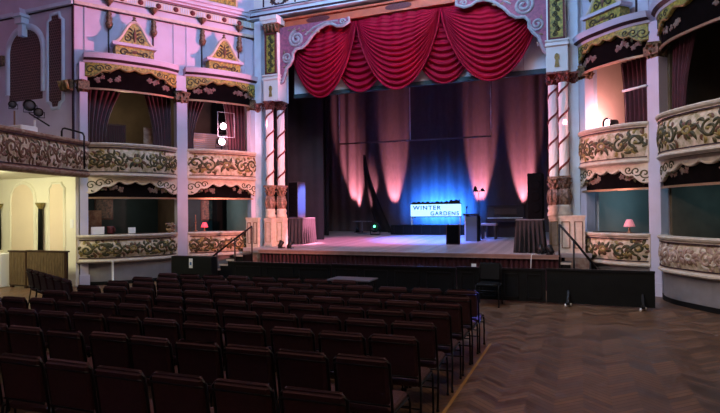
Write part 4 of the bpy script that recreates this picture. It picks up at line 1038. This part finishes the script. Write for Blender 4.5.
# empty black chair by the barrier
bc = dup(chair0); bc.location = (at(488,11.45), 11.4, 0); bc.rotation_euler = (0,0,PI); bc['label'] = 'single black chair standing against the black barrier'; bc['group'] = ''
del bc['group']
bc.name = 'black_chair'
for ch in bc.children:
    if ch.name.startswith(('seat','backrest')) and not ch.name.startswith('seat_rail'):
        ch.data = ch.data.copy(); ch.data.materials[0] = M['black']
# aisle tape
mb = MB(); mb.box((-1.27,3.0,.0005),(-1.235,8.1,.003)); tag(mb.build('floor_tape','yellow'), 'thin yellow tape line on the floor along the chair aisle', 'tape')

# ================================================================ LEFT GALLERY
gp = [V(-12.52,10.86,0), V(-12.30,9.6,0), V(-12.0,8.3,0), V(-11.6,6.5,0), V(-11.2,4.2,0), V(-11.0,1.5,0)]
def gpos(u):
    n = len(gp)-1; x = u*n; i = min(n-1, int(x)); f = x-i
    p0 = gp[max(0,i-1)]; p1 = gp[i]; p2 = gp[i+1]; p3 = gp[min(n,i+2)]
    return .5*((2*p1)+(p2-p0)*f+(2*p0-5*p1+4*p2-p3)*f*f+(3*p1-p0-3*p2+p3)*f**3)
GL = sum((gpos((i+1)/60)-gpos(i/60)).length for i in range(60))
def gsurf(u, off, z):
    u = min(1, max(0, u)); p = gpos(u); t = (gpos(min(1,u+.01))-gpos(max(0,u-.01))).normalized(); n = V(-t.y, t.x, 0)
    return V(p.x+n.x*off, p.y+n.y*off, z)
def gsweep(mb, prof, n=60):
    k = len(prof); vs = [gsurf(i/n, o, z) for i in range(n+1) for (o,z) in prof]; fs = []
    for i in range(n):
        for j in range(k): fs.append((i*k+j, i*k+k+j, i*k+k+(j+1)%k, i*k+(j+1)%k))
    fs += [tuple(range(k)), tuple(range(n*k+k-1, n*k-1, -1))]; mb.add(vs, fs)
t = thing('gallery_front', (-12,8,3.0), 'curved gallery balcony front with brown scrollwork at the upper left', 'balcony')
mb = MB(); gsweep(mb, [(-.12,3.16)]+bombe(3.16,3.84,.08)+[(-.12,3.84)])
relief_into(mb, lambda a,b,o: gsurf(a/GL, o+.08*math.sin(PI*min(1,max(0,b/.68))), 3.16+b), GL, .68, 77, .42); mb.build('carved_panel',['panel','brownleaf','petal','scroll'],t)
mb = MB(); gsweep(mb, [(-.14,3.84),(.05,3.84),(.12,3.90),(.12,3.94),(.10,3.97),(-.14,3.97)]); mb.build('top_rail','petal',t)
mb = MB(); gsweep(mb, [(-.14,2.98),(.02,2.98),(.10,3.03),(.12,3.08),(.05,3.12),(.05,3.16),(-.14,3.16)]); mb.build('bottom_moulding','petal',t)
mb = MB(); gsweep(mb, [(.05,3.83),(.07,3.83),(.07,3.855),(.05,3.855)]); gsweep(mb, [(.05,3.145),(.07,3.145),(.07,3.17),(.05,3.17)]); mb.build('outline','darkline',t)
mb = MB(); n = 30
top = [gsurf(i/n, -.13, 0) for i in range(n+1)]; poly = [(p.x,p.y) for p in top]+[(-17.2,1.5),(-17.2,10.9)]
mb.prism(poly, lambda a,b: V(a,b,3.16), lambda a,b: V(a,b,3.04)); struct('gallery_floor', mb, 'warmwhite')
# windows of the return wall
def wx(px): return at(px, 10.9)
def wz(px, py): return zat(px, py, 10.9)
x0, x1 = wx(10), wx(43); zb = wz(28,100); cxw = (x0+x1)/2; rw = (x1-x0)/2; zs_ = wz(28,28)-rw
arch = lambda r, zb_, zc_: [(cxw-r, zb_)]+[(cxw+r*math.cos(a), zc_+r*math.sin(a)) for a in [PI-PI*i/20 for i in range(21)]]+[(cxw+r, zb_)]
w1 = MB(); w1.prism(arch(rw, zb, zs_), lambda a,b: V(a,10.89,b), lambda a,b: V(a,10.95,b)); w1o = struct('window_1', w1, 'lattice')
mb = MB(); mb.ribbon([(cxw-rw-.06, zb+.2)]+arch(rw+.06, zb+.2, zs_)[1:-1]+[(cxw+rw+.06, zb+.2)], lambda a,b,o: V(a,10.90-o,b), .10, .08); mb.build('window_frame','bluewhite',w1o)
t = thing('keystone_bracket', (cxw,10.8,zs_+rw), 'carved keystone bracket over the arched lattice window', 'bracket')
mb = MB(); zk = zs_+rw; mb.box((cxw-.14,10.66,zk+.10),(cxw+.14,10.9,zk+.28),taper=.0); mb.box((cxw-.19,10.58,zk+.28),(cxw+.19,10.9,zk+.36)); mb.box((cxw-.09,10.72,zk-.25),(cxw+.09,10.9,zk+.10)); mb.build('body','bluewhite',t)
mb = MB(); mb.prism([(-.17,.36),(.17,.36),(.10,.52),(-.10,.52)], lambda a,b: V(cxw+a,10.62,zk+b), lambda a,b: V(cxw+a,10.9,zk+b)); mb.build('cap','lilac',t)
x0, x1 = wx(48.5), wx(64); zt2, zb2 = wz(56,13), wz(56,108); c_ = .12
poly = [(x0,zb2+.2),(x0+c_,zb2+.14),(x0+c_+.05,zb2),(x1-c_-.05,zb2),(x1-c_,zb2+.14),(x1,zb2+.2),(x1,zt2-.2),(x1-c_,zt2-.14),(x1-c_-.02,zt2),(x0+c_+.02,zt2),(x0+c_,zt2-.14),(x0,zt2-.2)]
w2 = MB(); w2.prism(poly, lambda a,b: V(a,10.89,b), lambda a,b: V(a,10.95,b)); w2o = struct('window_2', w2, 'lattice')
mb = MB(); mb.ribbon(poly+[poly[0]], lambda a,b,o: V(a,10.90-o,b), .055, .06); mb.build('window_frame','bluewhite',w2o)
mb = MB(); mb.box((-17.2,10.80,7.84),(-13.0,10.9,7.94)); mb.box((-17.2,10.78,8.50),(-13.0,10.9,8.60)); struct('trim_2', mb, 'bluewhite')
mb = MB(); mb.box((-17.2,10.88,7.80),(-13.0,10.9,7.84)); mb.box((-13.06,10.86,3.97),(-13.0,10.9,8.5)); struct('trim_2', mb, 'darkline')
mb = MB(); mb.box((-13.36,10.76,5.42),(-13.0,10.9,5.72)); cp = struct('trim_12', mb, 'capital')
mb = MB()
for k in range(3): mb.tube([(-13.32+k*.13,10.75,5.44),(-13.32+k*.13,10.70,5.56),(-13.32+k*.13,10.66,5.68)], .05, 6)
mb.build('leaf','gilt',cp)
mb = MB(); mb.box((wx(0)-.3,10.76,wz(2,66)),(wx(7),10.9,wz(2,57))); struct('trim_12', mb, 'capital')
# lights on the gallery
Yg = 9.6
def gl(px, py, lab, r): 
    P = V(at(px,Yg), Yg, zat(px,py,Yg)); stage_lamp(tuple(P), (P.x+3,P.y-3.0,P.z-1.2), lab, lit=False, r=r, grp='spotlights mounted on the gallery'); return P
Pa = gl(30,105,'large black spotlight on the gallery stand',.13); Pb = gl(39,112,'second black spotlight, right end of the gallery crossbar',.10); Pc = gl(13,104,'small spotlight on an orange pole at the far left gallery',.085)
t = thing('light_stand', (at(35,Yg),Yg,3.16), 'pale stand with black crossbar on the gallery', 'stand')
P = V(at(35,Yg),Yg,3.16); zt4 = zat(35,112,Yg)
mb = MB(); mb.tube([P, V(P.x,P.y,zt4-.2)], .028); mb.build('pole','white',t)
mb = MB(); mb.tube([Pa+V(-.15,.1,-.18), Pb+V(.25,.1,-.35)], .02); mb.build('crossbar','blackmetal',t)
mb = MB(); mb.lathe([(.2,0),(.2,.03),(.04,.06)], c=P, n=12); mb.build('base','blackmetal',t)
t = thing('light_stand', (Pc.x,Yg,3.16), 'thin orange-brown stand carrying the far left gallery spotlight', 'stand')
mb = MB(); mb.tube([(Pc.x-.05,Yg+.08,3.16),(Pc.x-.05,Yg+.08,Pc.z-.15)], .022); mb.build('pole','rod',t)
mb = MB(); mb.lathe([(.16,0),(.16,.03),(.03,.05)], c=(Pc.x-.05,Yg+.08,3.16), n=12); mb.build('base','blackmetal',t)
# white mixing desk & rails
x0 = at(-6,9.0); t = thing('control_desk', (x0+.5,9.2,3.16), 'white control desk behind the gallery front at the left edge', 'desk')
mb = MB(); mb.rbox((x0,8.95,4.0),(x0+1.05,9.4,4.16),.02); mb.build('desk_top','white',t)
for k in (0,1): mb = MB(); mb.box((x0+.05+k*.9,9.0,3.16),(x0+.1+k*.9,9.35,4.0)); mb.build('leg','blackmetal',t)
Yr = 10.3
def P3(px,py): return V(at(px,Yr),Yr,zat(px,py,Yr))
t = thing('safety_rail', (at(72,Yr),Yr,3.16), 'black looped safety rail at the end of the gallery', 'rail')
mb = MB(); mb.tube([V(P3(62,140).x,Yr,3.16), P3(62,131), P3(63,128.5), P3(65,128), P3(83,133), P3(84.5,136), V(P3(84.5,140).x,Yr,3.16)], .025, 7); mb.build('loop','blackmetal',t)
# lower lobby beneath the gallery
t = thing('arched_wall_panel', (wx(23),10.88,.9), 'peach arched panel with white moulding on the lit lobby wall', 'wall panel')
x0, x1 = wx(11), wx(35.5); cxp = (x0+x1)/2; rp = (x1-x0)/2; ztp = wz(23,183)
poly = [(x0,.85)]+[(cxp+rp*math.cos(a), ztp-rp+rp*math.sin(a)) for a in [PI-PI*i/16 for i in range(17)]]+[(x1,.85)]
mb = MB(); mb.prism(poly, lambda a,b: V(a,10.88,b), lambda a,b: V(a,10.90,b)); mb.build('inset','peach',t)
mb = MB(); mb.ribbon(poly, lambda a,b,o: V(a,10.89-o,b), .05, .05); mb.build('moulding','warmwhite',t)
t = thing('square_wall_panel', (wx(56),10.88,.9), 'peach rectangular panel with notched corners on the lit lobby wall', 'wall panel')
x0, x1 = wx(49.5), wx(65); ztp = wz(56,183)
poly = [(x0,.85),(x0,ztp-.15),(x0+.08,ztp-.10),(x0+.12,ztp),(x1-.12,ztp),(x1-.08,ztp-.10),(x1,ztp-.15),(x1,.85)]
mb = MB(); mb.prism(poly, lambda a,b: V(a,10.88,b), lambda a,b: V(a,10.90,b)); mb.build('inset','peach',t)
mb = MB(); mb.ribbon(poly, lambda a,b,o: V(a,10.89-o,b), .04, .05); mb.build('moulding','warmwhite',t)
for px, lab in ((43.5,'slim black half column with gold capital between the lobby wall panels'), (1.5,'slim black half column with gold capital at the left picture edge')):
    x = wx(px); t = thing('half_column', (x,10.8,.9), lab, 'column')
    mb = MB(); mb.lathe([(.07,.0),(.06,1.05),(.055,1.2)], c=(x,10.8,.95), n=12); mb.build('shaft','black',t)
    mb = MB(); mb.lathe([(.055,0),(.07,.04),(.12,.13),(.13,.17)], c=(x,10.8,2.15), n=12); mb.build('capital','gilt',t)
    mb = MB(); mb.box((x-.10,10.72,0),(x+.10,10.9,.95)); mb.build('pedestal','warmwhite',t)
mb = MB(); x0 = at(66,10.8); mb.box((x0,10.80,0),(-12.86,10.9,3.04)); mb.box((x0-.02,10.78,0),(-12.85,10.9,.18)); struct('trim_13', mb, 'warmwhite')
mb = MB(); mb.box((-17.2,10.87,0),(x0,10.9,.16)); struct('baseboard_left', mb, 'black')
xn = at(72,10.8); 
mb = MB(); mb.box((xn-.06,10.785,1.60),(xn+.05,10.799,1.84)); tag(mb.build('wall_notice','paper'), 'white paper notice on the white pillar under the gallery', 'notice')
def slat_screen(xa, xb, Y, z1, label):
    t = thing('slatted_screen', ((xa+xb)/2,Y,0), label, 'screen', 'brown slatted screens under the gallery')
    mb = MB(); mb.box((xa,Y,.05),(xb,Y+.06,z1)); mb.box((xa-.02,Y-.03,z1-.04),(xb+.02,Y+.09,z1)); mb.box((xa+.03,Y,0),(xa+.10,Y+.08,.05)); mb.box((xb-.10,Y,0),(xb-.03,Y+.08,.05)); mb.build('frame','wood',t)
    mb = MB(); k = xa+.03
    while k < xb-.05: mb.box((k,Y-.025,.08),(k+.035,Y,z1-.05)); k += .058
    mb.build('slats','slat',t)
YS = 10.1
slat_screen(at(9,YS), at(26.5,YS), YS, zat(20,250.5,YS), 'brown slatted screen under the gallery, left of the pair')
slat_screen(at(27,YS), at(66,YS), YS, zat(45,250.5,YS), 'brown slatted screen under the gallery, right of the pair')
mb = MB(); mb.rbox((at(-3,YS),YS-.2,0),(at(7,YS),YS+.1,zat(3,253,YS)),.02); tag(mb.build('white_cabinet','white'), 'small white cabinet at the left picture edge under the gallery', 'cabinet')

# ================================================================ CAMERA
cam = bpy.data.cameras.new('camera'); co = bpy.data.objects.new('camera', cam); C.objects.link(co)
cam.sensor_width = 36; cam.lens = 27; cam.clip_start = .05; cam.clip_end = 200
pit = math.atan(6/540); th = .0102
r = V(CS, SN, 0); f = V(-SN*math.cos(pit), CS*math.cos(pit), math.sin(pit)); u = r.cross(f)
r2 = r*math.cos(th)-u*math.sin(th); u2 = u*math.cos(th)+r*math.sin(th)
co.matrix_world = Matrix(((r2.x,u2.x,-f.x,0),(r2.y,u2.y,-f.y,0),(r2.z,u2.z,-f.z,H),(0,0,0,1)))
bpy.context.scene.camera = co

# ================================================================ LIGHTS
def look(o, loc, tgt):
    o.location = loc; d = Vector(tgt)-Vector(loc); o.rotation_euler = d.to_track_quat('-Z','Y').to_euler()
def spot(name, loc, tgt, col, W, ang, blend=.5, size=.06):
    l = bpy.data.lights.new(name, 'SPOT'); l.energy = W; l.color = col; l.spot_size = math.radians(ang); l.spot_blend = blend; l.shadow_soft_size = size
    o = bpy.data.objects.new(name, l); C.objects.link(o); look(o, loc, tgt); return o
def area(name, loc, tgt, col, W, sx, sy):
    l = bpy.data.lights.new(name, 'AREA'); l.shape = 'RECTANGLE'; l.size = sx; l.size_y = sy; l.energy = W; l.color = col
    o = bpy.data.objects.new(name, l); C.objects.link(o); look(o, loc, tgt); return o
def point(name, loc, col, W, size=.08):
    l = bpy.data.lights.new(name, 'POINT'); l.energy = W; l.color = col; l.shadow_soft_size = size
    o = bpy.data.objects.new(name, l); C.objects.link(o); o.location = loc; return o
# lamps in the boxes, each just in front of its lens
def lamp_front(P, tgt, d=.25): return Vector(P)+(Vector(tgt)-Vector(P)).normalized()*d
spot('right_box_lamp', lamp_front(RL,(-11.5,12.6,7),.35)+V(-.05,0,.1), (-12.9,11.6,9.3), (1,.24,.34), 9500, 42, .8, .05)
spot('right_box_lamp', lamp_front(RL,(-10,15,4),.35)+V(-.05,0,.1), (-9.95,15.3,4.6), (1,.22,.36), 4200, 12, .9, .05)
spot('left_box_lamp', lamp_front(LL1,(-.2,15,4.5),.35), (-.1,15.2,4.9), (1,.22,.32), 5000, 22, .9, .06)
point('left_box_glow', LL2+V(.2,-.2,.2), (1,.45,.55), 60)
point('right_box_glow', RL+V(.05,.25,.15), (1,.40,.42), 110)
# general auditorium light
area('lilac_house_wash', (-5,2,10.2), (-5,11,5), (.60,.60,1.0), 130, 8, 3)
area('blue_wash', (-4.5,9.5,10.2), (-5,15.8,6.8), (.30,.58,1.0), 900, 6, 1)
spot('left_blue_wash', (-6,4,9.8), (-14,11,7.8), (.40,.46,1.0), 250, 46, .8, .5)
spot('right_blue_wash', (-6,6,9.8), (1.0,14.5,8.9), (.35,.55,1.0), 300, 34, .9, .5)
spot('valance_wash', (-1,9,9.9), (-5,15.6,6.6), (1.0,.60,.62), 900, 60, .8, .3)
spot('left_front_warm', (-3.5,5.5,9.0), (-11.0,13.0,1.2), (1,.74,.50), 750, 38, .7, .3)
spot('right_front_warm', (-5.5,5.5,9.0), (.9,14.0,1.2), (1,.78,.54), 850, 40, .7, .3)
spot('gallery_front_light', (-6,4.5,7.5), (-12.4,9.6,3.4), (1,.66,.50), 500, 26, .9, .2)
spot('right_edge_fill', (-4,5,6.0), (2.4,11.8,2.2), (1,.85,.82), 900, 60, .9, .4)
spot('left_pier_pink', (-3.2,11.5,2.2), (-9.8,15.3,2.4), (1,.30,.28), 3600, 46, .9, .2)
spot('right_pier_pink', (-5.5,11.8,2.2), (-.4,15.3,2.2), (1,.42,.42), 1700, 44, .9, .2)
area('under_gallery_light', (-14.0,8.4,2.9), (-14.2,10.9,.9), (1,.95,.60), 120, 2.6, .8)
area('floor_fill', (-1,4,9.5), (-1,7,0), (1,.68,.44), 290, 6, 5)
spot('floor_pink', (-3,16.6,7.6), (.6,8.2,0), (1,.40,.38), 170, 40, 1, .4)
spot('floor_blue', (2.3,11.5,4.4), (-2.1,7.0,0), (.12,.15,1), 7500, 5, .3, .03)
# box interiors
for (w, a, z, col, e) in ((WL,4.2,2.2,(.45,.8,1),12),(WL,1.5,2.2,(1,.75,.6),9),(WB,1.1,2.2,(.25,.65,1),13),(WA,1.4,2.2,(.3,.7,1),16),(WL,1.5,5.0,(1,.75,.5),18),(WB,.8,5.2,(1,.6,.4),3),(WL,4.4,5.7,(.8,.6,1),6)):
    q = w.p(a,-1.1,z); point('box_interior_lamp', q, col, e, .2)
# stage
for i, P in enumerate(ups):
    lean = (-.55, 0, .05, 0)[i]
    spot('pink_uplight', P+V(0,-.02,.13), P+V(lean*1.0,.92,4.0), (1,.32,.42), (6000,5600,6000,6000)[i], 27, .7, .04)
spot('pink_uplight', ups[0]+V(.4,-.02,.13), ups[0]+V(.75,1.0,4.0), (1,.32,.42), 2300, 18, .7, .05)
area('sign_back_glow', ((sx0+sx1)/2-.1, 21.65, (z0+z1)/2-.05), ((sx0+sx1)/2-.12, 22.5, (z0+z1)/2+.10), (.02,.17,1), 650, 1.7, .25).data.spread = math.radians(125)
spot('stage_pink_wash', (-5.6,16.5,8.8), (-7.3,17.0,.9), (1,.24,.55), 4400, 44, .9, .3)
spot('stage_blue_wash', (-4.6,16.8,8.8), (-4.9,18.7,.9), (.07,.18,1), 19000, 36, .8, .3)
spot('stage_warm_wash', (-2.8,16.4,8.8), (-2.4,16.2,.9), (1,.50,.60), 850, 42, .9, .3)
spot('left_speaker_blue', (-6.5,17.2,3.6), (-8.85,16.4,2.4), (.15,.22,1), 7000, 22, .6, .1)
spot('left_table_pink', (-5.6,17.5,3.2), (-8.6,16.4,1.3), (1,.30,.48), 6000, 22, .6, .1)

w = bpy.data.worlds.new('world'); bpy.context.scene.world = w; w.use_nodes = True
w.node_tree.nodes['Background'].inputs[0].default_value = (.01,.01,.02,1); w.node_tree.nodes['Background'].inputs[1].default_value = .3
vs_ = bpy.context.scene.view_settings; vs_.view_transform = 'Standard'; vs_.look = 'None'; vs_.gamma = 1; vs_.exposure = 0
